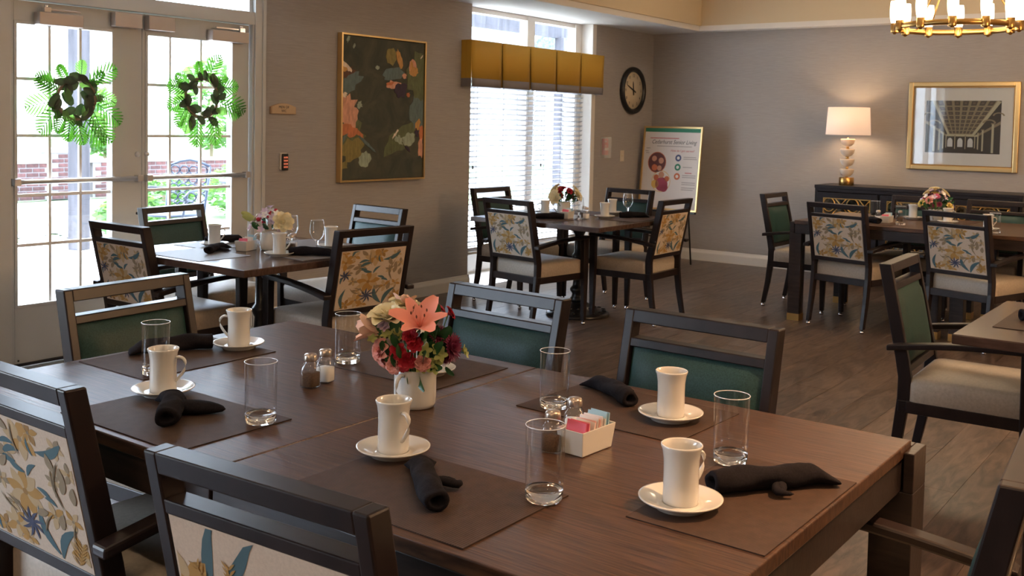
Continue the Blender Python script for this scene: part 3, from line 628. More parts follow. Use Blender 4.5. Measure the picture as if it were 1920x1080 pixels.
# print materials: 0 cream 1 mustard 2 blue 3 navy 4 taupe 5 ochre 6 pale
PRM = [CREAM, MUST, BLUE, NAVY, TAUPE, OCH, PALE]; PALI = {1: 6, 5: 1, 6: 1, 4: 6, 3: 3}
def print_main(mb):
    k = 1
    def st(x0, y0, x1, y1, w_, mi, k):
        a = math.atan2(y1-y0, x1-x0); l = math.hypot(x1-x0, y1-y0); leaf2(mb, x0, y0, a, l, w_, mi, k, .08)
    for x, y, r, n, mi in ((.08, .80, .13, 7, 6), (.20, .90, .09, 5, 1), (.52, .86, .15, 7, 1), (.62, .93, .09, 5, 5), (.46, .44, .17, 9, 6), (.86, .88, .08, 5, 4), (.22, .47, .075, 6, 4), (.78, .62, .07, 6, 4), (.30, .14, .12, 7, 1), (.15, .08, .09, 5, 5), (.90, .36, .08, 5, 1), (.73, .34, .10, 5, 1), (.95, .72, .08, 5, 4), (.35, .72, .09, 5, 4), (.13, .62, .07, 5, 4), (.40, .06, .08, 5, 6), (.92, .14, .10, 7, 6), (.30, .30, .07, 5, 4), (.05, .95, .07, 5, 6)):
        flower2(mb, x, y, r, n, mi, k, 5 if mi in (6, 4) else 4); k += 1
    for x, y, a, l, w_ in ((.30, .70, .3, .20, .06), (.28, .78, .1, .17, .05), (.50, .60, 2.6, .20, .055), (.52, .58, .8, .16, .045), (.42, .66, 2.8, .16, .05), (.60, .52, -.6, .16, .045), (.66, .46, -.35, .12, .04), (.92, .92, 3.55, .30, .075), (.70, .04, 1.95, .36, .075), (.72, .02, .95, .34, .08), (.10, .02, 1.5, .34, .06), (.16, .90, .9, .2, .04), (.62, .76, 1.8, .14, .03), (.03, .45, 1.2, .14, .035)):
        leaf2(mb, x, y, a, l, w_, 2, k, .14); k += 1
    for i in range(9):
        leaf2(mb, .46, .20, 2*PI*i/9+.2, .13, .03, 3, k, .1); k += 1
    for i in range(7):
        leaf2(mb, .09, .58, 2*PI*i/7, .10, .028, 3, k, .1); k += 1
    for x, y, a in ((.10, .70, .4), (.20, .68, .2), (.85, .55, 1.2), (.80, .70, 1.9), (.88, .62, 1.7), (.78, .26, 1.3), (.25, .58, .9), (.55, .30, .4), (.95, .50, 1.5), (.40, .90, 2.4)):
        leaf2(mb, x, y, a, .13, .07, 4, k, .05); k += 1
    for x, y, a, l in ((.78, .50, 1.3, .3), (.84, .42, 1.8, .3), (.24, .36, -.6, .25), (.60, .18, 1.0, .2), (.34, .24, 2.5, .2), (.48, .72, 1.7, .25), (.90, .10, 1.5, .25)):
        leaf2(mb, x, y, a, l, .012, 4, k, .12); k += 1
    for i in range(6):
        leaf2(mb, .88+.012*i, .03+.03*i, 2.3, .09, .016, 1, k, .05); leaf2(mb, .88+.012*i, .03+.03*i, .7, .09, .016, 1, k+.5, .05); k += 1
def print_alt(mb):
    k = 1
    leaf2(mb, .16, .50, 1.42, .62, .075, 2, k, .02); leaf2(mb, .17, .50, 1.05, .62, .085, 2, k+1, -.03); k += 2
    for x, y, r, n, mi in ((.06, .62, .17, 6, 6), (.04, .42, .16, 7, 6), (.60, .44, .13, 6, 1), (.74, .34, .10, 5, 1), (.83, .52, .09, 5, 1), (.68, .62, .09, 5, 5), (.96, .36, .12, 6, 6), (.2, .1, .15, 8, 1), (.5, .1, .14, 7, 6), (.8, .1, .12, 7, 5)):
        flower2(mb, x, y, r, n, mi, k, 5); k += 1
    for a in (.3, .7, 1.15, 1.6, 2.1):
        leaf2(mb, .33, .40, a, .42, .022, 1, k, .1); k += 1
        for q in range(9):
            t = .12+.3*q/9; px, py = .33+t*math.cos(a), .40+t*math.sin(a)
            leaf2(mb, px, py, a+.7, .06, .014, 1, k, .05); leaf2(mb, px, py, a-.7, .06, .014, 1, k+.4, .05); k += 1
    for x, y, a, l, w_, mi in ((.28, .38, .1, .14, .1, 4), (.22, .46, 1.7, .16, .08, 4), (.14, .30, .7, .2, .06, 4), (.56, .26, .75, .30, .022, 2), (.70, .40, .75, .22, .02, 2), (.86, .62, -.7, .2, .07, 2), (.48, .3, 1.9, .15, .02, 2), (.9, .2, 1.3, .3, .07, 2), (.35, .16, 1.2, .2, .06, 2)):
        leaf2(mb, x, y, a, l, w_, mi, k, .1); k += 1
def panel_mesh(fn, name):
    mb = MB()
    # base fabric panel (slightly domed back face), following the lean
    n = 6; g = []
    for i in range(n+1):
        for j in range(n+1):
            u, v = i/n, j/n; z = PZ0+(PZ1-PZ0)*v; g.append((-PW2+2*PW2*u, lean(z)-.021, z))
    mb.add(g, [((i)*(n+1)+j, (i+1)*(n+1)+j, (i+1)*(n+1)+j+1, i*(n+1)+j+1) for i in range(n) for j in range(n)], 0)
    z0, z1 = PZ0, PZ1
    mb.add([(-PW2, lean(z0)-.021, z0), (PW2, lean(z0)-.021, z0), (PW2, lean(z0), z0), (-PW2, lean(z0), z0), (-PW2, lean(z1)-.021, z1), (PW2, lean(z1)-.021, z1), (PW2, lean(z1), z1), (-PW2, lean(z1), z1)],
        [(0, 1, 2, 3), (4, 5, 6, 7), (2, 3, 7, 6), (0, 3, 7, 4), (1, 2, 6, 5)], 0)
    fn(mb); return mb
def make_chair(panel_fn, name='dining_chair'):
    t = thing(name, 'x', 'chair')
    CM['seat'] = None
    # posts (rear legs)
    prof = [(-.271, .028), (-.238, .20), (-.216, .38), (-.214, .46), (-.226, .53), (-.262, .70), (-.305, .90)]
    hd = [.016, .020, .024, .025, .025, .024, .023]
    for s in (-1, 1):
        front = [(y+h, z) for (y, z), h in zip(prof, hd)]; back = [(y-h, z) for (y, z), h in zip(prof, hd)][::-1]
        wb = .015
        m = MB().extr(front+back, s*.217-wb, s*.217+wb, 'X')
        lg = build(m, 'leg', FRAME, t, .004)
        build(MB().lathe([(0, 0), (.011, 0), (.015, .006), (.015, .014), (.010, .020), (.006, .022), (.006, .032), (0, .032)], 14, M=T(s*.217, -.271, 0)), 'glide', CHROME, lg)
        # front legs
        y0 = .225; rings = []
        for z, w_, d_ in ((.028, .015, .015), (.35, .018, .023), (.60, .019, .026), (.622, .019, .026)):
            cx = s*.258
            rings.append([(cx-w_, y0-d_, z), (cx+w_, y0-d_, z), (cx+w_, y0+d_, z), (cx-w_, y0+d_, z)])
        lg = build(MB().loft(rings, 0, True, False), 'leg', FRAME, t, .004)
        build(MB().lathe([(0, 0), (.011, 0), (.015, .006), (.015, .014), (.010, .020), (.006, .022), (.006, .032), (0, .032)], 14, M=T(s*.258, y0, 0)), 'glide', CHROME, lg)
        # armrest
        top, bot = [], []
        for k in range(9):
            q = k/8; y = -.275+.53*q; z = .592+.046*q+.012*math.sin(PI*q)
            top.append((y, z)); bot.append((y, z-.024))
        build(MB().extr(top+bot[::-1], s*.258-.024, s*.258+.024, 'X'), 'armrest', FRAME, t, .006)
    def rail(z0, z1, hd_=.021, x=.204):
        vs = []
        for z in (z0, z1):
            y = lean(z); vs += [(-x, y-hd_, z), (x, y-hd_, z), (x, y+hd_, z), (-x, y+hd_, z)]
        return MB().add(vs, [(3, 2, 1, 0), (4, 5, 6, 7), (0, 1, 5, 4), (1, 2, 6, 5), (2, 3, 7, 6), (3, 0, 4, 7)])
    build(rail(.864, .900, .023), 'top_rail', FRAME, t, .003); build(rail(.797, .822, .022), 'middle_rail', FRAME, t, .003); build(rail(.478, .507, .022), 'bottom_rail', FRAME, t, .003)
    # green front pad
    n = 10; m = MB(); g = []
    for i in range(n+1):
        for j in range(n+1):
            u, v = i/n, j/n; z = PZ0+.002+(PZ1-PZ0-.004)*v; b = (1-(2*u-1)**6)*(1-(2*v-1)**6)
            g.append((-.198+.396*u, lean(z)+.010+.024*max(b, 0)**.6, z))
    q = len(g)
    m.add(g, [(i*(n+1)+j, (i+1)*(n+1)+j, (i+1)*(n+1)+j+1, i*(n+1)+j+1) for i in range(n) for j in range(n)], 0, True)
    build(m, 'backrest', GREEN, t)
    p = panel_mesh(panel_fn, 'floral'); build(p, 'floral_back_panel', PRM, t, label='floral print back panel')
    # seat
    sf = MB().box(-.235, .235, -.235, -.205, .325, .372).box(-.238, .238, .205, .235, .325, .372).box(-.238, -.21, -.205, .205, .325, .372).box(.21, .238, -.205, .205, .325, .372)
    build(sf, 'seat_frame', FRAME, t, .003)
    m = MB(); rg = []
    for z, sx, sy0, sy1 in ((.366, .232, -.20, .235), (.372, .236, -.202, .242), (.44, .236, -.202, .245), (.458, .230, -.196, .238), (.466, .214, -.18, .222)):
        c = .03; pts = []
        for (cx, cy, a0) in ((sx-c, sy1-c, 0), (-sx+c, sy1-c, PI/2), (-sx+c, sy0+c, PI), (sx-c, sy0+c, 1.5*PI)):
            for k in range(5): a = a0+PI/2*k/4; pts.append((cx+c*math.cos(a), cy+c*math.sin(a), z))
        rg.append(pts)
    rg.append([(x*.5, .02+(y-.02)*.5, .471) for x, y, z in rg[-1]])
    m.loft(rg, 0, True, True); build(m, 'seat', BEIGE, t)
    index_kids(t); return t
CM = {}
proto = make_chair(print_main)
alt = make_chair(print_alt)
G1, G2, G3, G4, G5 = 'chairs around the big front table', 'chairs around the table by the doors', 'chairs around the table by the window', 'chairs around the long back table', 'chairs at the small right table'
spots = [
 ('C1', -2.583, 1.877, -86, 'dark framed green armchair at the left end of the big front table', G1),
 ('C2', -1.917, 2.250, 177, 'green backed armchair on the far side of the big table directly behind the lily bouquet', G1),
 ('C3', -1.242, 2.250, 178.5, 'green backed armchair on the far side of the big table nearest the open floor', G1),
 ('C4', -2.035, 1.358, 0, 'floral backed armchair at the lower left corner of the picture', G1),
 ('C6', -.603, 1.845, 94.5, 'armchair at the right end of the big table cut by the picture edge', G1),
 ('A', -4.448, 3.127, -.6, 'floral backed armchair in front of the glass doors at the left of the door table', G2),
 ('B', -4.872, 3.66, -83, 'green backed armchair between the glass doors and the door table', G2),
 ('Cc', -4.385, 4.225, 174.5, 'green backed armchair by the taupe wall on the far side of the door table', G2),
 ('D', -3.790, 3.632, 83, 'floral backed armchair on the right of the door table under the painting', G2),
 ('E', -4.800, 6.577, -92, 'dark green armchair with its back against the window blinds', G3),
 ('F', -4.179, 5.95, -8.7, 'floral backed armchair at the window table on the side nearest the door table', G3),
 ('G', -4.293, 7.10, 174, 'teal green backed armchair at the window table beneath the wall clock', G3),
 ('H', -3.735, 6.614, 90.7, 'floral backed armchair in front of the easel sign turned sideways at the window table', G3),
 ('I', -2.955, 7.992, -90.6, 'green backed armchair at the left head of the long back table', G4),
 ('J', -2.399, 7.50, -13, 'floral backed armchair at the near side of the long back table left one', G4),
 ('K', -1.548, 7.38, -18, 'floral backed armchair at the near side of the long back table right one', G4),
 ('L1', -2.25, 8.295, 180, 'green backed armchair against the credenza left of the pink bouquet', G4),
 ('L2', -1.672, 8.295, 180, 'green backed armchair against the credenza at the right of the pink bouquet', G4),
 ('N', -.905, 4.334, -88, 'green backed armchair with beige seat at the left of the small right table', G5),
]
for k, (n_, x, y, a, lab, g) in enumerate(spots):
    place(proto, k == 0, (x, y, 0), math.radians(a), lab, g)
place(alt, True, (-1.185, 1.268, 0), math.radians(3.5), 'floral backed armchair at the bottom edge of the picture centre left', G1)
place(alt, False, (-.27, 3.44, 0), math.radians(-174), 'armchair at the near side of the small right table only its arm in view', G5)

# ============================================================ TABLES
def box_table(label, x0, x1, y0, y1, ends, group=None):
    cx, cy = (x0+x1)/2, (y0+y1)/2; t = thing('dining_table', label, 'table', (cx, cy, 0)); t['group'] = group
    a, b = (x1-x0)/2, (y1-y0)/2
    build(MB().box(-a+.001, a-.001, -b, b, .722, .75), 'tabletop', TABLE, t, .0025)
    m = MB(); h0 = .652
    m.box(-a+.004, a-.004, -b+.004, -b+.03, h0, .7215).box(-a+.004, a-.004, b-.03, b-.004, h0, .7215).box(-a+.004, -a+.03, -b+.03, b-.03, h0, .7215).box(a-.03, a-.004, -b+.03, b-.03, h0, .7215)
    build(m, 'apron', OAKD, t, .002)
    for sx in (-1, 1):
        for sy in (-1, 1):
            out = ends[0 if sx < 0 else 1]
            xo = a+.022 if out else a-.034; lx0, lx1 = (xo-.09, xo)
            if out and x0 < -2.7: lx0, lx1 = xo+.014-.09, xo+.014
            if sx < 0: lx0, lx1 = -lx1, -lx0
            ly0, ly1 = (b-(.06 if out and sy > 0 else .092), b-.006+(.04 if out and sy > 0 else 0)); 
            if sy < 0: ly0, ly1 = -(b-.006), -(b-.092)
            zt = .737 if out else .66
            if out:
                # notch around the top: outer strip stands proud
                m = MB().box(lx0, lx1, ly0, ly1, .05, .6515)
                ox0, ox1 = (a+.0005, lx1) if sx > 0 else (lx0, -a-.0005)
                m.box(ox0, ox1, ly0, ly1, .6515, zt)
                if sy > 0: m.box(min(sx*(a-.06), ox0) if sx > 0 else ox1, ox0 if sx > 0 else max(-(a-.06), ox1), b+.0005, ly1, .6515, zt)
            else: m = MB().box(lx0, lx1, ly0, ly1, .05, .6515)
            lg = build(m, 'leg', OAKD, t, .002)
            build(MB().box(lx0-.0015, lx1+.0015, ly0-.0015, ly1+.0015, 0, .052), 'foot_cap', BRASS, lg, .001, label='brass foot cap')
    return t
GT = 'big front table halves'
box_table('left half of the big dark wooden table in the foreground', -2.6, -1.6, 1.205, 2.290, (False, False), GT)
box_table('right half of the big dark wooden table with its bare lit corner', -1.598, -.600, 1.205, 2.290, (False, True), GT)
box_table('left half of the long dark table in front of the credenza', -2.82, -1.75, 7.33, 8.40, (True, False), 'long back table halves')
box_table('right half of the long dark table beneath the brass chandelier', -1.748, -.68, 7.33, 8.40, (False, True), 'long back table halves')
def ped_table(label, x0, x1, y0, y1, pc):
    cx, cy = (x0+x1)/2, (y0+y1)/2; t = thing('pedestal_table', label, 'table', (cx, cy, 0)); a, b = (x1-x0)/2, (y1-y0)/2
    build(MB().box(-a, a, -b, b, .716, .75), 'tabletop', TABS, t, .004)
    px, py = pc[0]-cx, pc[1]-cy; M = T(px, py, 0)
    pr = [(0, 0), (.235, 0), (.24, .008), (.235, .022), (.215, .032), (.17, .042), (.12, .060), (.085, .085), (.07, .10), (0, .10)]
    bs = build(MB().lathe(pr, 40, M=M), 'pedestal_base', IRON, t)
    orn = MB()
    for k in range(16):
        aa = 2*PI*k/16; orn.lathe([(0, 0), (.020, .003), (.012, .012), (0, .014)], 10, M=M @ R(aa) @ T(.195, 0, .034) @ S(1.2, .8, 1))
        orn.lathe([(0, 0), (.014, .004), (0, .016)], 8, M=M @ R(aa+.2) @ T(.125, 0, .056) @ S(1.6, .8, 1))
    build(orn, 'cast_ornament', IRON, bs)
    build(MB().lathe([(.0, .10), (.055, .10), (.065, .12), (.05, .14), (.045, .16), (.062, .185), (.062, .20), (.045, .22), (.04, .26), (.058, .285), (.058, .30), (.042, .32), (.038, .40), (.052, .43), (.052, .45), (.036, .47), (.034, .60), (.05, .63), (.06, .66), (.06, .68), (0, .68)], 28, M=M), 'column', IRON, t)
    build(MB().box(-.26, .26, -.03, .03, .688, .714, M=M).box(-.03, .03, -.26, .26, .680, .706, M=M).box(-.11, .11, -.11, .11, .675, .69, M=M), 'spider_bracket', IRON, t, .003)
    return t
ped_table('square dark table in front of the glass doors on an iron pedestal', -4.66, -3.61, 2.90, 3.95, (-4.15, 3.45))
ped_table('square dark table before the window on a cast iron pedestal', -4.60, -3.515, 5.71, 6.80, (-4.13, 6.43))
ped_table('small dark table corner at the right edge of the picture', -.83, .12, 3.60, 4.48, (-.33, 4.05))

# ============================================================ TABLEWARE
TT = .75
def rot_to(v): return v
# placemats
def mesh_mat(w_, d_): return MB().box(-w_/2, w_/2, -d_/2, d_/2, 0, .002)
mm1 = mesh_mat(.43, .30).mesh('placemat', MATM); mm2 = mesh_mat(.43, .30).mesh('placemat', MATG)
def placemat(x, y, a, lab, g, me=mm1):
    o = D.objects.new('placemat', me); COL.objects.link(o); o.location = (x, y, TT+.0003); o.rotation_euler = (0, 0, math.radians(a)); tagm(o, lab, 'placemat', g); return o
GP = 'brown woven placemats on the big table'
placemat(-1.206, 1.377, 0, 'brown woven placemat at the front edge of the big table centre', GP)
placemat(-.733, 1.722, 89.5, 'brown woven placemat at the right end of the big table under the long napkin', GP).scale = (1, .84, 1)
placemat(-1.195, 2.085, -2, 'brown woven placemat in front of the right far green chair', GP)
placemat(-1.945, 1.375, 0, 'brown woven placemat at the left front edge beneath the crossed napkin', GP)
placemat(-2.425, 1.728, 90, 'brown woven placemat at the left end of the big table', GP)
placemat(-1.868, 2.078, 0, 'brown woven placemat behind the lily bouquet', GP)
G6 = 'placemats on the door table'
placemat(-4.19, 3.085, 0, 'pale grey placemat on the near side of the door table', G6, mm2)
placemat(-3.80, 3.52, 86, 'pale grey placemat on the right side of the door table', G6, mm2)
placemat(-4.45, 3.45, 90, 'pale grey placemat at the glass door side of the door table', G6, mm2)
placemat(-4.1, 3.77, 0, 'pale grey placemat on the far side of the door table', G6, mm2)
G7 = 'placemats on the window table'
placemat(-4.15, 5.90, -4, 'dark placemat on the near side of the window table', G7); placemat(-3.70, 6.45, 90, 'dark placemat on the right side of the window table', G7)
placemat(-4.2, 6.62, 0, 'dark placemat on the far side of the window table', G7); placemat(-4.42, 6.28, 90, 'dark placemat on the blind side of the window table', G7)
placemat(-.60, 4.04, 90, 'brown placemat under the napkin on the small right table', 'placemat on the small right table')
placemat(-2.36, 7.55, 0, 'dark placemat on the long back table at the left floral chair', 'placemats on the long back table'); placemat(-2.2, 8.18, 0, 'dark placemat on the long back table at the left green chair', 'placemats on the long back table')

# saucer + mug
sau = thing('saucer', 'x', 'saucer')
build(MB().lathe([(0, .003), (.04, .003), (.042, 0), (.046, 0), (.047, .004), (.068, .013), (.074, .017), (.0745, .019), (.071, .019), (.045, .0085), (.036, .0065), (.034, .0085), (.031, .0085), (.029, .0055), (0, .0055)], 48), 'dish', CERAM, sau); index_kids(sau)
mug = thing('coffee_mug', 'x', 'mug')
prm = [(0, .002), (.024, .002), (.026, 0), (.029, 0), (.031, .004), (.0315, .012), (.031, .06), (.0315, .080), (.034, .096), (.0365, .103), (.0368, .106), (.0355, .107), (.034, .105), (.0315, .096), (.029, .08), (.0285, .06), (.0285, .012), (.026, .006), (0, .006)]
build(MB().lathe(prm, 40), 'cup', CERAM, mug)
hp = [(.029, .0, .084), (.040, 0, .088), (.052, 0, .084), (.0575, 0, .072), (.055, 0, .058), (.046, 0, .044), (.036, 0, .033), (.030, 0, .026)]
build(MB().tube(hp, [.005, .0052, .0055, .0055, .0055, .0052, .005, .005], 10, flat=.75), 'handle', CERAM, mug, sub=1); index_kids(mug)
cnts = {'s': 0, 'm': 0}
def cup_set(x, y, ang, where, g, z=.0025, saucer=True, mug_=True):
    if saucer:
        o = place(sau, cnts['s'] == 0, (x, y, TT+z), 0, 'cream saucer '+where, 'saucers '+g); cnts['s'] += 1
    if mug_:
        o = place(mug, cnts['m'] == 0, (x, y, TT+z+(.0058 if saucer else 0)), math.radians(ang), 'cream coffee mug '+where, 'mugs '+g); cnts['m'] += 1
gb = 'on the big table'
cup_set(-2.118, 1.462, 30, 'at the left front of the big table behind the crossed napkin', gb)
cup_set(-2.390, 1.903, 215, 'at the far left of the big table with its handle pointing left', gb)
cup_set(-1.388, 1.490, -15, 'at the front centre of the big table', gb)
cup_set(-.808, 1.607, 72, 'nearest the camera at the right of the big table', gb)
cup_set(-1.078, 2.082, 127, 'before the right far green chair with handle hidden', gb)
cup_set(-1.775, 2.035, 127, 'hidden behind the lily bouquet on the big table', gb)
gd = 'on the door table'
cup_set(-4.405, 3.345, 36, 'beside the sugar caddy on the door table nearest the green chair', gd)
cup_set(-3.885, 3.335, 30, 'in front of the jar of flowers on the door table', gd, .0005)
cup_set(-3.93, 3.72, 120, 'behind the stemmed goblet on the door table', gd)
gw = 'on the window table'
cup_set(-4.26, 6.16, 200, 'at the left of the window table', gw); cup_set(-3.87, 6.36, 100, 'at the right front of the window table', gw, .0005); cup_set(-4.0, 6.68, 100, 'behind the front one on the window table', gw)
gl_ = 'on the long back table'
cup_set(-2.19, 8.13, 120, 'left of the pink bouquet on the long table', gl_); cup_set(-1.90, 7.98, 30, 'right of the pink bouquet on the long table', gl_, .0005); cup_set(-1.55, 7.62, 30, 'behind the tumbler on the long table', gl_, .0005)

# tumblers
gt = thing('drinking_glass', 'x', 'glass')
tb_ = MB(); n__ = 48
def openlathe(mb, prof, n=48, mi=0):
    vs = [(r*math.cos(2*PI*i/n), r*math.sin(2*PI*i/n), z) for r, z in prof for i in range(n)]
    mb.add(vs, [(j*n+i, j*n+(i+1) % n, (j+1)*n+(i+1) % n, (j+1)*n+i) for j in range(len(prof)-1) for i in range(n)], mi, True); return mb
build(openlathe(tb_, [(.0341, .019), (.0345, .05), (.0354, .1355)]), 'glass_wall', THIN, gt)
build(MB().lathe([(0, 0), (.029, 0), (.0325, .003), (.034, .010), (.0341, .021), (.031, .0215), (.026, .0175), (.015, .0155), (0, .015)], 48), 'glass_base', GLASS, gt)
build(MB().tube([(.0354*math.cos(2*PI*k/48), .0354*math.sin(2*PI*k/48), .1358) for k in range(48)], .0009, 6, closed=True), 'rim', mat('glass_rim', (.75, .77, .8), .1, .3), gt); index_kids(gt)
def tumbler(x, y, lab, g, first=False, z=.0025): place(gt, first, (x, y, TT+z), 0, lab, g)
GG = 'clear tumblers on the big table'
tumbler(-2.300, 1.565, 'empty clear tumbler at the left end before the dark green chair', GG, True)
tumbler(-1.760, 1.462, 'empty clear tumbler at the left front right of the crossed napkin', GG)
tumbler(-2.025, 1.985, 'empty clear tumbler left of the lily bouquet behind the shakers', GG)
tumbler(-1.012, 1.480, 'empty clear tumbler at the front centre before the sugar caddy', GG)
tumbler(-1.335, 1.985, 'empty clear tumbler behind the glass shakers at the centre right', GG)
tumbler(-.842, 1.888, 'empty clear tumbler at the right beside the long napkin', GG)
GH = 'tumblers on the long back table'
tumbler(-2.12, 7.56, 'clear tumbler by the shakers on the long table', GH, z=.0005); tumbler(-1.475, 7.46, 'clear tumbler at the right on the long table', GH, z=.0005); tumbler(-2.42, 7.95, 'clear tumbler near the brass lattice on the long table', GH, z=.0005)
# goblets
gb_ = thing('water_goblet', 'x', 'goblet')
build(openlathe(MB(), [(.012, .052), (.028, .066), (.037, .09), (.038, .11), (.034, .140), (.0325, .155)], 36), 'bowl', THIN, gb_)
build(MB().lathe([(0, 0), (.032, 0), (.033, .002), (.012, .008), (.006, .014), (.006, .045), (.012, .0515), (0, .056)], 36), 'stem', GLASS, gb_)
build(MB().tube([(.0325*math.cos(2*PI*k/36), .0325*math.sin(2*PI*k/36), .155) for k in range(36)], .0009, 6, closed=True), 'rim', MATS['glass_rim'], gb_); index_kids(gb_)
for k, (x, y, lab) in enumerate(((-3.905, 3.60, 'stemmed water goblet at the right on the door table'), (-4.17, 3.66, 'stemmed water goblet beside the flower jar on the door table'), (-3.93, 6.10, 'stemmed water goblet at the front of the window table'), (-3.90, 6.74, 'stemmed water goblet at the right rear of the window table'))):
    place(gb_, k == 0, (x, y, TT+.0025), 0, lab, 'water goblets on the two pedestal tables')

# shakers
SALT = mat('salt', (.75, .72, .68), .9); PEP = mat('pepper', (.10, .06, .04), .95); noise_col(PEP, (.02, .012, .008), (.14, .075, .04), (1, 1, 1), 900, 2)
CAPM = mat('shaker_cap', (.50, .42, .36), .3, .9)
def shaker(nm, fill, fm_):
    t = thing(nm, 'x', 'shaker')
    def sq(r, z, p=4):
        n = 24; ring = []
        for k in range(n):
            a = 2*PI*k/n; q = (abs(math.cos(a))**p+abs(math.sin(a))**p)**(-1/p); ring.append((r*q*math.cos(a), r*q*math.sin(a), z))
        return ring
    m = MB(); m.loft([sq(.019, .0), sq(.0215, .003), sq(.0215, .042), sq(.0205, .052, 3), sq(.015, .061, 2), sq(.0135, .066, 2), sq(.0135, .070, 2)], 0, True, True)
    build(m, 'glass_body', THIN, t)
    f = MB(); f.loft([sq(.0195, .003), sq(.0198, .006), sq(.0198, .006+.034*fill)], 0, True, True); build(f, 'contents', fm_, t)
    build(MB().lathe([(0, .066), (.0160, .066), (.0165, .068), (.0165, .078), (.014, .083), (.006, .085), (0, .085)], 24), 'cap', CAPM, t)
    index_kids(t); return t
pp = shaker('pepper_shaker', .9, PEP); ss = shaker('salt_shaker', .9, SALT)
for k, (x, y, a, lab) in enumerate(((-1.912, 1.745, 10, 'glass pepper shaker left of the lily bouquet'), (-1.160, 1.722, 20, 'glass pepper shaker beside the sugar caddy'), (-3.99, 3.50, 20, 'glass pepper shaker behind the mug on the door table'), (-3.97, 6.24, 0, 'glass pepper shaker on the window table'), (-2.20, 7.83, 0, 'glass pepper shaker on the long back table'))):
    place(pp, k == 0, (x, y, TT+.0004), math.radians(a), lab, 'pepper shakers')
for k, (x, y, a, lab) in enumerate(((-1.922, 1.805, 15, 'glass salt shaker behind the pepper left of the lily bouquet'), (-1.180, 1.835, 25, 'glass salt shaker behind the sugar caddy'), (-4.03, 3.55, 20, 'glass salt shaker behind the mug on the door table'), (-3.93, 6.20, 0, 'glass salt shaker on the window table'), (-2.33, 7.73, 0, 'glass salt shaker on the long back table'))):
    place(ss, k == 0, (x, y, TT+.0004), math.radians(a), lab, 'salt shakers')

# sugar caddies with packets
cad = thing('sugar_caddy', 'x', 'caddy')
def caddy_mesh():
    m = MB(); r = lambda w_, d_, z: [(-w_, -d_, z), (w_, -d_, z), (w_, d_, z), (-w_, d_, z)]
    m.loft([r(.028, .050, 0), r(.029, .051, .002), r(.034, .058, .052), r(.0315, .0555, .052), r(.0265, .0485, .005)], 0, True, False); return m
build(caddy_mesh(), 'bowl', CERAM, cad, .002); index_kids(cad)
CADD = [(-1.112, 1.775, -4, 'cream rectangular sugar caddy on the big table', 'big'), (-4.165, 3.36, 20, 'cream sugar caddy on the door table', 'door'), (-4.04, 6.12, 10, 'cream sugar caddy on the window table', 'window'), (-2.25, 7.67, 0, 'cream sugar caddy on the long back table', 'long')]
PKM = [mat('packet_pink', (.75, .14, .22), .5), mat('packet_white', (.78, .74, .70), .5), mat('packet_rose', (.80, .45, .40), .5), mat('packet_blue', (.35, .55, .65), .5), mat('packet_tan', (.6, .45, .3), .5)]
def packet(mi):
    m = MB(); n = 4
    prof = [(-.0018, 0), (.0018, 0), (.0022, .03), (.0006, .0555), (-.0006, .0555), (-.0022, .03)]
    m.extr(prof, -.024, .024, 'X', 0); m.box(-.016, .016, .0018, .0026, .018, .030, 1); m.box(-.016, .016, -.0026, -.0018, .018, .030, 1)
    return m.mesh('sweetener_packet', [PKM[mi], PKM[(mi+1) % 5] if mi != 3 else mat('packet_logo', (.02, .25, .45), .5)])
pks = [packet(i) for i in range(5)]
for k, (x, y, a, lab, wh) in enumerate(CADD):
    place(cad, k == 0, (x, y, TT+.0004), math.radians(a), lab, 'sugar caddies')
    seq = [0, 0, 2, 1, 2, 1, 2, 1, 1, 3, 3] if k == 0 else [0, 1, 1, 3]
    for q, mi in enumerate(seq):
        c, s_ = math.cos(math.radians(a)), math.sin(math.radians(a)); off = -.040+(.080/(len(seq)-1))*q
        o = D.objects.new('sweetener_packet', pks[mi]); COL.objects.link(o)
        o.location = (x-off*s_, y+off*c, TT+.008+random.uniform(0, .006)+(.008 if mi == 3 else 0)); o.rotation_euler = (math.radians(-8+random.uniform(-4, 4)), math.radians(random.uniform(-5, 5)), math.radians(a))
        nm = ['bright pink', 'plain white', 'pale rose', 'light blue', 'tan'][mi]; od = ['first', 'second', 'third', 'fourth', 'fifth', 'sixth', 'seventh', 'eighth', 'ninth', 'tenth', 'last'][q]
        tagm(o, '%s sweetener packet, %s from the near end of the %s table caddy' % (nm, od, {'big': 'big front', 'door': 'door', 'window': 'window', 'long': 'long back'}[wh]), 'packet', '%s packets on the %s table' % (nm, wh))

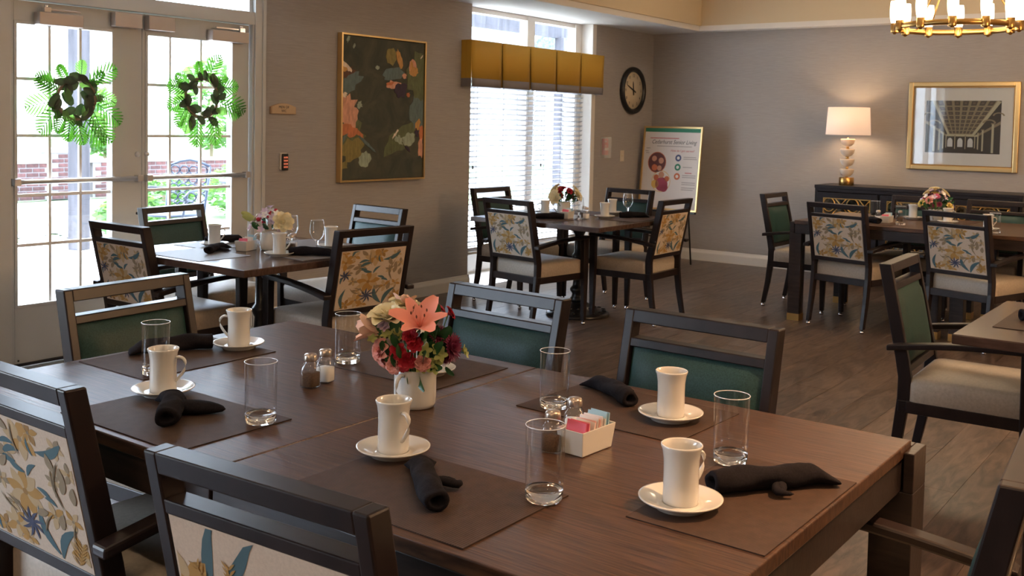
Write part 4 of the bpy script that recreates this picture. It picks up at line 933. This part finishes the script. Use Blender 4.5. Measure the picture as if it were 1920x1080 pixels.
# napkins
def napkin(seed, ln=.215, r0=.021, tail=True, flare=True, spoon=False, flat=.85):
    rnd = random.Random(seed); t = thing('rolled_napkin', 'x', 'napkin')
    n = 20; rings = []; K = 26
    steps = [.05, .115, .19]
    for k in range(K):
        q = k/(K-1); r = r0*(1-.22*q)
        for s_ in steps:
            if q > s_: r *= 1.045
        if q > .8 and flare: e = (q-.8)/.2; wz, wy = r*(1-.75*e), r*(1+.75*e)
        else: wz, wy = r*flat, r
        bx = .010*math.sin(q*3+seed); ring = []
        for j in range(n):
            a = 2*PI*j/n; f = 1+.07*math.sin(3*a+q*11+seed)+.05*math.sin(2*a-q*17+seed*2)+.05*rnd.uniform(-1, 1)
            ring.append((q*ln, bx+wy*f*math.cos(a), max(.0, wz*(1+f*math.sin(a)))))
        rings.append(ring)
    first = rings[0]; c0 = Vector((0, sum(p[1] for p in first)/n, sum(p[2] for p in first)/n))
    inner = [[tuple(Vector((dx, p[1], p[2])).lerp(Vector((dx, c0.y, c0.z)), s_)) for p in first] for s_, dx in ((.85, .02), (.55, .004), (.45, -.002), (.22, -.001))]
    rings = inner+rings
    m = MB().loft(rings, 0, True, True)
    o = build(m, 'roll', NAP, t, sub=1)
    if tail:
        m = MB()
        for q in range(2):
            pts = [(ln*.52+.01*q, -.008, .012), (ln*.50-.012*q, -.028, .015), (ln*.44-.02*q, -.044-.008*q, .012), (ln*.40+.03*q, -.056-.006*q, .008)]
            m.tube(pts, [.010, .011, .013, .004], 9, flat=.7)
        build(m, 'loose_corner', NAP, t, sub=1)
    if spoon: build(MB().lathe([(0, -.008), (.005, -.006), (.0065, .004), (.004, .02), (0, .03)], 12, M=T(ln-.002, .004, .012) @ R(0, 0, PI/2) @ S(.5, 1, 1)), 'spoon_tip', CHROME, t)
    index_kids(t); return t
def pn(proto_, first, x, y, x1, y1, lab, g, z=.0028):
    place(proto_, first, (x, y, TT+z), math.atan2(y1-y, x1-x), lab, g)
GN = 'dark rolled napkins on the big table'
nA = napkin(1, .24, .023); pn(nA, True, -1.112, 1.318, -1.32, 1.475, 'dark rolled napkin pointing at the camera on the front centre placemat', GN)
nB = napkin(2, .255, .025, True, True, False); pn(nB, True, -.785, 1.695, -.645, 1.925, 'long dark rolled napkin on the right end placemat with a metal tip showing', GN)
build(MB().lathe([(0, -.012), (.006, -.008), (.007, .004), (.004, .02), (0, .03)], 12, M=T(-.012, -.004, .010) @ R(0, 0, PI/2) @ S(.6, 1.2, 1)), 'spoon_tip', CHROME, nB, label='metal spoon tip'); 
nC = napkin(3, .21, .023, True, True); pn(nC, True, -1.196, 2.105, -1.37, 2.205, 'dark rolled napkin in front of the right far green chair', GN)
nD = napkin(4, .205, .026, False, True); pn(nD, True, -1.885, 1.300, -2.04, 1.44, 'dark rolled napkin on the left front placemat crossed over a folded one', GN)
nE = napkin(5, .23, .025, False, True); pn(nE, True, -2.435, 1.845, -2.555, 1.645, 'dark rolled napkin at the left end before the green chair', GN)
# folded second tail at left-front napkin
fld = MB()
pts = [(-1.985, 1.365, TT+.016), (-1.94, 1.40, TT+.018), (-1.90, 1.435, TT+.016), (-1.878, 1.462, TT+.010)]
fld.tube(pts, [.024, .034, .028, .010], 12, flat=.5)
build(fld, 'folded_napkin', NAP, None, sub=1); tagm(D.objects['folded_napkin'], 'dark folded napkin end lying beside the crossed roll at the left front', 'napkin')
GO = 'dark rolled napkins on the back tables'
pn(nA, False, -4.150, 3.125, -4.27, 3.29, 'dark rolled napkin pointing out over the near edge of the door table', GO)
pn(nE, False, -3.86, 3.385, -3.66, 3.50, 'dark rolled napkin at the right side of the door table', GO)
pn(nE, False, -4.50, 3.36, -4.46, 3.57, 'dark rolled napkin behind the mug on the door table', GO)
pn(nE, False, -4.00, 6.02, -4.15, 5.93, 'dark rolled napkin at the near side of the window table', GO)
pn(nE, False, -3.80, 6.45, -3.66, 6.62, 'dark rolled napkin at the right side of the window table', GO)
pn(nE, False, -2.26, 7.50, -2.42, 7.62, 'dark rolled napkin at the near left of the long back table', GO)
pn(nE, False, -2.31, 8.12, -2.46, 8.20, 'dark rolled napkin before the left green chair of the long table', GO)
pn(nE, False, -.70, 4.02, -.52, 4.15, 'dark rolled napkin on the small right table', GO)

# ============================================================ FLOWERS
FC = {n: mat('petal_'+n, c, .55) for n, c in dict(lily=(.80, .30, .23), lilypale=(.85, .56, .44), cream=(.80, .72, .48), red=(.42, .012, .03), mum=(.22, .02, .07), blush=(.75, .34, .30), lime=(.38, .41, .13), lilac=(.62, .50, .62), yellow=(.75, .60, .20), pink=(.70, .16, .30), white=(.78, .76, .74), stamen=(.12, .03, .01)).items()}
GLf = mat('flower_leaf', (.02, .10, .03), .4); STEM = mat('stem', (.10, .22, .05), .6)
def petal(mb, ln, wd, curl, lift, M, mi=0, cup=.25, tip=1.0):
    nu, nv = 5, 4; g = []
    for i in range(nu+1):
        t = i/nu; a = lift+curl*t; wv = wd*.5*(math.sin(PI*min(.999, (t*.86+.07)))**.7)*(1-(1-tip)*t)
        x = ln*t*math.cos(lift+curl*t*.5); z = ln*t*math.sin(lift+curl*t*.5)
        for j in range(nv+1):
            s = -1+2*j/nv; g.append((x, wv*s, z+cup*wv*s*s))
    mb.add(g, [(i*(nv+1)+j, (i+1)*(nv+1)+j, (i+1)*(nv+1)+j+1, i*(nv+1)+j+1) for i in range(nu) for j in range(nv)], mi, True, M)
def orient(d): return Vector(d).normalized().to_track_quat('Z', 'Y').to_matrix().to_4x4()
def fl_lily(sz, open_=1.):
    m = MB()
    for k in range(6): petal(m, sz*(1 if k % 2 else .93), sz*(.54 if k % 2 else .38), -.9*open_, 1.15-.25*open_, R(2*PI*k/6), 0, .3)
    for k in range(6):
        a = 2*PI*k/6+.3; p = [(0, 0, 0), (sz*.12*math.cos(a), sz*.12*math.sin(a), sz*.35), (sz*.22*math.cos(a), sz*.22*math.sin(a), sz*.62)]
        m.tube(p, sz*.012, 5, 0); m.lathe([(0, -.5), (.25, -.2), (.25, .2), (0, .5)], 6, 1, T(*p[-1]) @ S(sz*.09, sz*.09, sz*.14))
    return m
def fl_rose(sz, seed=0, layers=5):
    m = MB(); rnd = random.Random(seed)
    for l in range(layers):
        n = 3+l; ra = .12+.16*l/layers*2
        for k in range(n):
            a = 2*PI*k/n+l*.7+rnd.uniform(-.1, .1)
            petal(m, sz*(.75+.10*l), sz*(.55+.13*l), -(.25+.32*l), 1.55-.09*l, R(a) @ T(sz*.05*l, 0, sz*.02*(layers-l)), 0, .55)
    m.lathe([(0, 0), (.25*sz, .1*sz), (.28*sz, .45*sz), (.12*sz, .72*sz), (0, .74*sz)], 12)
    return m
def fl_mum(sz, n=26, seed=0):
    m = MB(); rnd = random.Random(seed)
    for l in range(4):
        for k in range(n-5*l):
            petal(m, sz*(1-.17*l)*rnd.uniform(.9, 1.05), sz*.16, .25, .05+.36*l, R(2*PI*k/(n-5*l)+l*.13), 0, .3)
    m.lathe([(0, 0), (sz*.3, 0), (sz*.2, sz*.25), (0, sz*.3)], 10)
    return m
def fl_small(sz, n=5):
    m = MB()
    for k in range(n): petal(m, sz, sz*.62, -.4, .7, R(2*PI*k/n), 0, .3)
    return m
def fl_leaf(sz, w_=.45):
    m = MB(); petal(m, sz, sz*w_, -.5, .3, Matrix.Identity(4), 0, .3); return m
def bouquet(label, loc, items, rz=None, extra_stems=8, rim=.1, rr=.035):
    t = thing('flower_bouquet', label, 'flowers', loc)
    t['group'] = 'table bouquets'
    RX = Vector((.803, .596, 0)); FW = Vector((-.596, .803, 0))
    for it in items:
        kind, dx, dz, dd_, sz, col, dr = it[:7]
        p = RX*dx+FW*dd_+Vector((0, 0, dz)); d = RX*dr[0]+FW*dr[1]+Vector((0, 0, dr[2]))
        if kind == 'lily': m, mats, nm = fl_lily(sz, it[7] if len(it) > 7 else 1), [FC[col], FC['stamen']], 'lily'
        elif kind == 'rose': m, mats, nm = fl_rose(sz, int(dx*900)), FC[col], 'rose'
        elif kind == 'mum': m, mats, nm = fl_mum(sz), FC[col], 'chrysanthemum'
        elif kind == 'small': m, mats, nm = fl_small(sz), FC[col], 'blossom'
        elif kind == 'carn': m, mats, nm = fl_rose(sz*.8, 3, 6), FC[col], 'carnation'
        elif kind == 'ball': m, mats, nm = MB().lathe([(0, -sz), (sz*.7, -sz*.7), (sz, 0), (sz*.7, sz*.7), (0, sz)], 12), FC[col], 'berry'
        else: m, mats, nm = fl_leaf(sz, it[7] if len(it) > 7 else .45), GLf if col == 'leaf' else FC[col], 'leaf'
        M = T(*p) @ (orient(d) if kind != 'leaf' else (orient(d) @ R(0, 0, -PI/2)))
        for v in range(len(m.v)): m.v[v] = tuple(M @ Vector(m.v[v]))
        o = build(m, nm, mats, t)
        if kind in ('lily', 'rose', 'mum', 'carn'):
            s0 = Vector((p.x*.15, p.y*.15, -rim*.6))
            o2 = build(MB().tube([tuple(s0), tuple((s0+p)/2+Vector((p.x*.1, p.y*.1, .01))), tuple(p)], .0022, 6), 'stem', STEM, o)
    return t
def vase(label, loc, ang, r=.05, h=.092, first=False):
    t = thing('mug_vase', label, 'vase', loc, ang)
    pr_ = [(0, .003), (r*.80, .003), (r*.84, 0), (r*.92, .001), (r*.985, .010), (r, .025), (r, h-.003), (r*.985, h), (r*.95, h-.001), (r*.93, h-.008), (r*.93, .03), (r*.85, .012), (0, .010)]
    build(MB().lathe(pr_, 48), 'vessel', CERAM, t)
    s = h/.092
    hp_ = [(r*.96, 0, .078*s), (r*1.2, 0, .085*s), (r*1.5, 0, .078*s), (r*1.62, 0, .06*s), (r*1.55, 0, .042*s), (r*1.3, 0, .026*s), (r*.96, 0, .018*s)]
    build(MB().tube(hp_, .0062, 10, flat=.8), 'handle', CERAM, t, sub=1); return t
VX, VY_, VZ = -1.600, 1.790, TT+.0005
vase('cream mug used as a vase for the lily bouquet', (VX, VY_, VZ), math.radians(-82))
P = .0058/4.7   # metres per zoomed pixel of the bouquet study
def q_(px, py): return (px-795)/5.684/815, (930-py)/5.684/815
big = []
def B(kind, px, py, dep, sz, col, dr, *a):
    dx, dz = q_(px, py); big.append((kind, dx, dz, dep, sz, col, dr)+a)
B('lily', 850, 470, -.040, .084, 'lily', (.0, -.45, .75), .8)
B('lily', 430, 545, -.01, .070, 'lilypale', (-.95, -.15, .22), .18)
B('lily', 640, 330, .02, .05, 'lilypale', (.1, .2, 1), .4)
B('rose', 515, 440, -.005, .042, 'cream', (-.15, -.35, 1)); B('rose', 650, 340, .03, .034, 'cream', (.2, 0, 1))
B('rose', 760, 560, -.045, .016, 'red', (-.2, -.8, .5)); B('rose', 805, 640, -.05, .016, 'red', (.1, -.9, .35)); B('rose', 630, 715, -.045, .017, 'red', (-.2, -.9, .3)); B('rose', 720, 805, -.05, .018, 'red', (.1, -.95, .1)); B('rose', 690, 850, -.045, .015, 'red', (-.2, -.9, -.2)); B('rose', 990, 330, .03, .018, 'red', (.5, 0, .8)); B('rose', 1130, 370, .03, .015, 'red', (.8, 0, .5))
B('mum', 1050, 560, -.02, .028, 'mum', (.3, -.6, .7)); B('mum', 1185, 690, -.01, .036, 'mum', (.8, -.4, .2)); B('mum', 1130, 800, 0, .026, 'mum', (.8, -.5, -.2))
B('carn', 445, 730, -.02, .026, 'blush', (-.7, -.6, .2)); B('carn', 470, 820, -.02, .020, 'blush', (-.6, -.7, -.2)); B('carn', 590, 870, -.04, .019, 'blush', (-.2, -.9, 0)); B('carn', 890, 830, -.05, .018, 'blush', (.1, -.9, 0))
for px, py in ((330, 610), (370, 590), (400, 640), (540, 560), (600, 540), (640, 600), (560, 630), (480, 560)): B('small', px, py, random.uniform(-.03, .01), .014, 'lime', (random.uniform(-.8, .2), -.7, .5))
for px, py in ((910, 700), (1030, 700), (1080, 760), (940, 860), (1020, 850), (1010, 900), (860, 880)): B('small', px, py, random.uniform(-.05, -.03), .020, 'lime', (random.uniform(-.2, .6), -.8, .3))
for px, py in ((450, 470), (420, 430), (480, 490)): B('small', px, py, -.02, .016, 'lilac', (-.4, -.7, .6))
for px, py, s_ in ((1300, 740, .016), (1330, 780, .014)): B('small', px, py, .0, s_, 'lime', (.9, -.2, .2))
for px, py, dr, s_ in ((765, 935, (-.1, -.8, -.75), .040), (835, 925, (.40, -.75, -.75), .062), (900, 890, (.6, -.6, -.1), .03), (560, 760, (-.4, -.5, .5), .05), (700, 700, (.2, -.4, .6), .05), (850, 740, (.2, -.4, .7), .06), (980, 640, (.3, -.3, .8), .05), (1130, 900, (.7, -.4, -.5), .03), (1000, 900, (.4, -.5, .1), .04), (600, 600, (-.2, 0, 1), .06), (480, 600, (-.6, 0, .8), .05), (760, 500, (.1, .1, 1), .06), (950, 480, (.3, .2, 1), .06), (620, 850, (-.5, -.5, .2), .04)):
    B('leaf', px, py, -.025, s_, 'leaf', dr)
for q in range(26):
    a = random.uniform(0, 2*PI); rr = random.uniform(.01, .06); zz = random.uniform(0, .07)
    big.append(('leaf', rr*math.cos(a), zz, rr*math.sin(a), .05, 'leaf', (math.cos(a)*.7, math.sin(a)*.7, .8)))
bouquet('large bouquet with pink lilies, cream rose, red roses and burgundy mums', (VX, VY_, VZ+.092), big)
def mini(label, loc, spec, spread, seed, leafs=14, h=.10):
    rnd = random.Random(seed); its = []
    for kind, col, n, sz in spec:
        for _ in range(n):
            a = rnd.uniform(0, 2*PI); r = spread*math.sqrt(rnd.random()); z = .015+h*(1-(r/spread)**2)*rnd.uniform(.55, 1)
            its.append((kind, r*math.cos(a), z, r*math.sin(a), sz, col, (math.cos(a)*r*14, math.sin(a)*r*14-.2, .8)))
    for _ in range(leafs):
        a = rnd.uniform(0, 2*PI); r = rnd.uniform(.01, spread*.7); its.append(('leaf', r*math.cos(a), rnd.uniform(0, h*.5), r*math.sin(a), .06, 'leaf', (math.cos(a), math.sin(a), .6)))
    return bouquet(label, loc, its)
vase('cream mug vase on the door table', (-4.10, 3.46, TT+.0005), math.radians(215), .052, .09)
o = mini('bouquet of lilac blossoms, red berries and a cream rose on the door table', (-4.10, 3.46, TT+.09), [('small', 'lilac', 26, .024), ('small', 'white', 14, .024), ('ball', 'red', 9, .012)], .105, 3, 12, .12)
v = bouquet('temp', (0, 0, 0), [('rose', .075, .055, -.06, .045, 'cream', (.3, -.8, .3)), ('leaf', -.06, .06, -.03, .08, 'lime', (-.9, -.1, .3)), ('leaf', -.08, .07, -.03, .07, 'lime', (-.9, -.1, .5))])
for c in list(v.children): c.parent = o
D.objects.remove(v)
vase('cream mug vase on the window table', (-4.27, 6.42, TT+.0005), math.radians(215), .05, .09)
mini('bouquet of cream and red roses on the window table', (-4.27, 6.42, TT+.09), [('rose', 'cream', 5, .04), ('rose', 'red', 6, .026), ('small', 'lilac', 6, .02), ('rose', 'yellow', 2, .036)], .11, 5, 18, .12)
vase('cream mug vase on the long back table', (-2.02, 8.10, TT+.0005), math.radians(-90), .05, .09)
mini('pink and yellow bouquet on the long back table', (-2.02, 8.10, TT+.09), [('mum', 'pink', 6, .03), ('small', 'lilac', 14, .026), ('carn', 'yellow', 4, .03), ('rose', 'cream', 3, .034), ('small', 'white', 10, .024), ('carn', 'blush', 4, .028), ('mum', 'mum', 3, .024)], .125, 8, 14, .14)

# ============================================================ WREATHS
def wreath(label, y, z, r, seed, fr_list):
    rnd = random.Random(seed); t = thing('leaf_wreath', label, 'wreath', (XL-.012, y, z))
    build(MB().tube([(0.0, r*math.cos(2*PI*k/32), r*math.sin(2*PI*k/32)) for k in range(32)], .012, 8, closed=True), 'vine_ring', TRUNK, t)
    MW = Matrix(((0, 0, 1, 0), (1, 0, 0, 0), (0, 1, 0, 0), (0, 0, 0, 1)))   # (u,v,w)->(w,u,v)
    for k in range(30):
        a = 2*PI*k/30+rnd.uniform(-.1, .1); s_ = rnd.uniform(.065, .095); rr = r*rnd.uniform(.82, 1.10)
        m = MB(); petal(m, s_, s_*.62, -.3, .15, MW @ T(rr*math.cos(a), rr*math.sin(a), rnd.uniform(0, .02)) @ R(a+PI/2+rnd.uniform(-1.2, 1.2)), 0, .2)
        build(m, 'leaf', LEAFD if rnd.random() < .85 else LEAFL, t)
    for (a, ln, bend, pale) in fr_list:
        a = math.radians(a); m = MB(); n = 8; px, py = r*.95*math.cos(a), r*.95*math.sin(a); dirn = a+bend
        spine = []
        for k in range(n+1):
            q = k/n; dd = dirn+bend*q*.5; px += ln/n*math.cos(dd); py += ln/n*math.sin(dd); spine.append((px, py, dd))
        m.tube([tuple(MW @ Vector((p[0], p[1], .01+.02*i/n))) for i, p in enumerate(spine)], .0022, 5)
        for i, (sx_, sy_, dd) in enumerate(spine):
            q = i/n; ll_ = (.105*math.sin(PI*(q*.75+.2)))*ln/.2
            for s in (-1, 1): petal(m, ll_, .011, -.25, .12, MW @ T(sx_, sy_, .01+.02*q) @ R(dd+s*(.95-.35*q)), 0, .2)
        build(m, 'palm_frond', LEAFL if pale else LEAFB, t)
    return t
wreath('green palm and leaf wreath hung on the left glass door', 3.225, 1.51, .115, 4, [(55, .17, -.35, 0), (40, .10, .2, 0), (78, .10, .2, 1), (120, .10, .1, 0), (150, .15, .1, 0), (165, .14, -.2, 0), (185, .18, .1, 1), (205, .17, .3, 0), (228, .11, .2, 0), (250, .12, .1, 0), (270, .13, .15, 0), (292, .17, .2, 0), (310, .18, .0, 0), (330, .14, -.6, 1), (355, .17, -.5, 0), (20, .12, -.6, 1)])
wreath('sparser green palm wreath hung on the right glass door', 4.08, 1.545, .125, 9, [(75, .16, -.2, 0), (95, .10, .2, 0), (140, .12, .2, 0), (160, .14, .1, 0), (185, .14, .2, 0), (205, .14, .4, 0), (225, .13, .3, 1), (255, .17, .1, 0), (300, .17, -.3, 0), (320, .14, -.6, 1), (350, .16, -.25, 0), (5, .19, -.4, 0), (30, .14, -.3, 0), (50, .10, -.4, 0)])

# ============================================================ CHANDELIER and ceiling lights
CHX, CHY, CHZ = -1.86, 7.80, 2.175; RC = .41
ch = thing('chandelier', 'brass ring chandelier with twelve candle shaped glass shades', 'chandelier', (CHX, CHY, CHZ))
rg = [(RC-.006, -.02), (RC+.006, -.02), (RC+.006, .02), (RC-.006, .02)]
build(MB().lathe(rg, 64, closed=True, smooth=True), 'ring', BRASS, ch)
for k in range(12):
    a = 2*PI*(k+.35)/12; M = T((RC+.0)*math.cos(a), RC*math.sin(a), 0)
    cup = build(MB().lathe([(0, -.042), (.010, -.042), (.012, -.034), (.028, -.030), (.029, -.026), (.029, .038), (.0, .038)], 20, M=M), 'candle_cup', BRASS, ch)
    build(MB().lathe([(.026, .038), (.034, .08), (.037, .12), (.036, .165), (.032, .20), (.029, .20), (.033, .165), (.034, .12), (.031, .08), (.023, .04)], 20, closed=True, M=M), 'glass_shade', BULBG, ch)
for k in range(3):
    a = 2*PI*k/3+.4; build(MB().tube([(RC*math.cos(a), RC*math.sin(a), .02), (.02*math.cos(a), .02*math.sin(a), .62)], .005, 8), 'support_rod', BRASS, ch)
build(MB().lathe([(0, .60), (.02, .60), (.025, .63), (.012, .65), (.012, .755), (.06, .758), (.065, .774), (0, .774)], 20), 'canopy', BRASS, ch)
plight('chandelier_light', (CHX, CHY, CHZ+.12), 16, (1, .72, .44), .3)

index_kids(ch)
for k, (x, y, e_w, lab) in enumerate(((1.9, 5.3, 150, 'unseen brass ring chandelier added over the right side of the room beyond the picture edge'), (-.6, -2.6, 30, 'unseen brass ring chandelier added behind the camera'))):  # unseen chandeliers, added to throw warm light on the chair backs
    place(ch, False, (x, y, CHZ), 0, lab)
    plight('chandelier_light', (x, y, CHZ+.12), e_w, (1, .60, .31), .3)
def spot(loc, e, size=130, blend=.6, col=(1, .66, .38), r=.05):
    l = D.lights.new('downlight_beam', 'SPOT'); l.energy = e; l.color = col; l.spot_size = math.radians(size); l.spot_blend = blend; l.shadow_soft_size = r
    o = D.objects.new('downlight_beam', l); COL.objects.link(o); o.location = loc; return o
rimm = MB().lathe([(.075, 0), (.095, 0), (.095, -.006), (.08, -.008)], 28, closed=True).mesh('trim_ring', WHITE); lens = MB().lathe([(0, -.001), (.075, -.001), (.075, -.003), (0, -.003)], 28).mesh('lens', LAMPD)
def downlight(x, y, z, e, lab, **k):
    t = thing('ceiling_downlight', lab, 'light', (x, y, z), group='recessed ceiling downlights')
    build(rimm, 'trim_ring', None, t); build(lens, 'lens', None, t)
    spot((x, y, z-.02), e, **k)
for x, wx_ in ((-3.9, 'left'), (-1.9, 'centre left'), (.1, 'centre right'), (2.1, 'right')):
    for y, wy_ in ((-2.2, 'rearmost'), (.4, 'second'), (2.2, 'middle'), (5.6, 'fourth'), (8.6, 'last')):
        e = {-3.9: 5, -1.9: 7, .1: 16, 2.1: 18}[x]
        if (x, y) == (.1, 2.2): e = 200  # far stronger and more orange, added to warm the big table's right end
        downlight(x, y, TZ, e, 'round recessed downlight in the tray ceiling, %s column, %s row' % (wx_, wy_), size=84 if x == .1 and y == 2.2 else 125, blend=.85, col=(1, .55, .27) if x == .1 and y == 2.2 else (1, .66, .38))

# ============================================================ OUTSIDE
GZ = -.02
struct(MB().box(-11.2, XL-T_, -8, 24, GZ-.1, GZ).box(-16.2, -13.6, -8, 24, GZ-.1, GZ), 'floor_patio', CONC)
D.objects['floor_patio'].name = 'floor_2'
lw = build(MB().box(-13.6, -11.2, -8, 24, GZ-.1, GZ+.01).box(-60, -16.2, -30, 60, GZ-.12, GZ-.02), 'lawn', GRASS); lw['kind'] = 'structure'
# river rocks
rk = MB(); rnd = random.Random(2)
for k in range(420):
    x, y = -11.2+rnd.uniform(-.55, .3), rnd.uniform(4.0, 7.3); s = rnd.uniform(.04, .10)
    rk.lathe([(0, -.3), (.8, -.15), (1, .15), (.6, .5), (0, .6)], 6, M=T(x, y, GZ+.02) @ R(rnd.uniform(0, 6)) @ S(s, s*.7, s*.6), smooth=False)
o = build(rk, 'river_rocks', ROCK); tagm(o, 'bed of rounded river rocks between patio and lawn outside the doors', 'rocks'); o['kind'] = 'stuff'
# brick seat wall and pillar
bw = thing('brick_wall', 'low red brick garden wall with a capped pillar beyond the lawn', 'wall', (-16.6, 8.0, GZ))
bk = MB().box(-.05, .05, -.1, .1, -.03, .03).mesh('brick', BRICK)
mo = MB().box(-.10, .04, -2.0, 1.2, 0, .62).box(-.25, .07, 1.22, 1.86, 0, .80).box(-.10, .04, 2.0, 8.0, 0, .62)
build(mo, 'mortar_core', MORT, bw)
build(MB().box(-.13, .08, -2.0, 1.2, .62, .67).box(-.30, .12, 1.17, 1.91, .80, .87).box(-.13, .08, 1.92, 8.0, .62, .67), 'cap_stone', STONE, bw)
nb = 0
for (ya, yb, h, xo) in ((-.4, 1.2, 8, .0), (1.24, 1.86, 10, .03), (2.05, 7.6, 8, 0.)):
    for r in range(h):
        y = ya+(.11 if r % 2 else 0)
        while y+.2 <= yb+.06 and nb < 290:
            o = D.objects.new('brick', bk); COL.objects.link(o); o.parent = bw; o.location = (xo-.0, y+.1, .04+r*.077); nb += 1; y += .22
# pergola
pg = thing('pergola', 'weathered grey timber pergola standing on the patio', 'pergola', (-9.35, 5.5, GZ))
for y in (0.0, 8.35):
    build(MB().box(-.075, .075, -.07, .07, .12, 2.85, M=T(0, y, 0) @ R(.35)), 'post', TIMB, pg, .006); build(MB().box(-.13, .13, -.12, .12, 0, .12, M=T(0, y, 0) @ R(.35)), 'post_base', STONE, pg, .01)
build(MB().box(-.06, .0, -3.5, 9.2, 2.84, 3.03), 'beam', TIMB, pg); 
for k in range(7): build(MB().box(-.5, 2.9, -2.6+k*1.9, -2.53+k*1.9, 3.03, 3.16), 'rafter', TIMB, pg)
# cast metal patio chair
pc = thing('patio_chair', 'ornate cast metal patio chair outside the right glass door', 'chair', (-9.15, 6.42, GZ), math.radians(200))
m = MB()
for s in (-1, 1):
    m.tube([(s*.24, .22, 0), (s*.25, .24, .40)], .016, 8); m.tube([(s*.22, -.28, 0), (s*.23, -.22, .42), (s*.25, -.30, .92)], .015, 8)
build(m, 'legs_frame', OUTM, pc)
build(MB().tube([(-.25, -.30, .92), (-.12, -.315, .97), (0, -.32, .99), (.12, -.315, .97), (.25, -.30, .92)], .015, 8), 'crest_rail', OUTM, pc)
m = MB()
for i in range(4):
    for j in range(5):
        cx, cz = -.17+.113*i, .50+.095*j; yy = -.235-(cz-.45)*.13
        m.tube([(cx+.054*math.cos(2*PI*k/10), yy, cz+.046*math.sin(2*PI*k/10)) for k in range(10)], .009, 5, closed=True)
build(m, 'back_lattice', OUTM, pc)
build(MB().lathe([(0, 0), (.27, 0), (.28, .012), (.27, .025), (0, .025)], 24, M=T(0, 0, .42)), 'seat', OUTM, pc)
for s in (-1, 1):
    build(MB().tube([(s*.25, -.26, .68), (s*.31, -.05, .70), (s*.32, .18, .68), (s*.31, .25, .63), (s*.31, .22, .58), (s*.31, .17, .60)], .013, 8), 'armrest', OUTM, pc)
    build(MB().tube([(s*.31, .20, .66), (s*.27, .22, .40)], .012, 8), 'arm_support', OUTM, pc)
pt2 = thing('patio_table', 'dark round metal patio table outside the right glass door', 'table', (-9.4, 7.9, GZ))
build(MB().lathe([(0, .70), (.55, .70), (.56, .715), (.55, .73), (0, .73)], 36), 'tabletop', OUTM, pt2)
for k in range(4):
    a = PI/4+PI/2*k; build(MB().tube([(.12*math.cos(a), .12*math.sin(a), .70), (.16*math.cos(a), .16*math.sin(a), .40), (.42*math.cos(a), .42*math.sin(a), 0.015)], .018, 8), 'leg', OUTM, pt2)
# shrubs and trees
def plant(name, label, x, y, w_, h, trunk=0, n=900, seed=1, lf=.06, cat='shrub'):
    t = thing(name, label, cat, (x, y, GZ)); rnd = random.Random(seed); m = MB()
    for k in range(n):
        a, b = rnd.uniform(0, 2*PI), math.acos(rnd.uniform(-1, 1)); r = rnd.uniform(.6, 1)**.5
        p = (w_/2*r*math.sin(b)*math.cos(a), w_/2*r*math.sin(b)*math.sin(a), trunk+h/2+h/2*r*math.cos(b))
        M = T(*p) @ R(rnd.uniform(0, 6), rnd.uniform(0, 3)); s = lf*rnd.uniform(.7, 1.3)
        m.add([(-s, 0, 0), (0, -s*.5, s*.15), (s, 0, 0), (0, s*.5, s*.15)], [(0, 1, 2, 3)], 0, False, M)
    build(m, 'foliage', SHRUB, t)
    build(MB().tube([(0, 0, 0), (0, 0, trunk+h*.6)], .03+trunk*.03, 8), 'stem', TRUNK, t)
plant('garden_shrub', 'low green shrub beside the timber pergola post', -10.6, 6.9, .8, .55, 0, 700, 1)
plant('garden_shrub', 'green shrub beyond the patio table', -12.0, 9.7, 1.3, .8, 0, 900, 2)
plant('garden_shrub', 'round green shrub behind the patio chair', -12.6, 8.7, .9, .6, 0, 700, 3)
plant('garden_tree', 'small leafy tree behind the left glass door pane', -22, 13.6, 1.6, 1.6, .5, 1300, 4, .10, 'tree')
plant('garden_tree', 'pale green tree seen through the right glass door', -22, 16.6, 1.9, 2.4, .6, 1500, 5, .10, 'tree')
hs_ = thing('neighbour_house', 'pale sided house with a grey shingle roof far beyond the window', 'building', (-26, 33, GZ))
build(MB().box(-5, 5, -6, 6, 0, 3.2), 'wall', MATS['white_siding'], hs_)
build(MB().extr([(-6.8, 3.1), (6.8, 3.1), (0, 6.2)], -5.5, 5.5, 'X'), 'roof', MATS['shingle_roof'], hs_)
for k in range(3): build(MB().box(5, 5.05, -4.5+k*3.4, -3.3+k*3.4, 1.0, 2.4), 'window', MATS['far_window'], hs_)
plant('flowering_bush', 'small red flowering bush near the brick wall', -15.5, 10.0, .5, .35, .35, 260, 7)
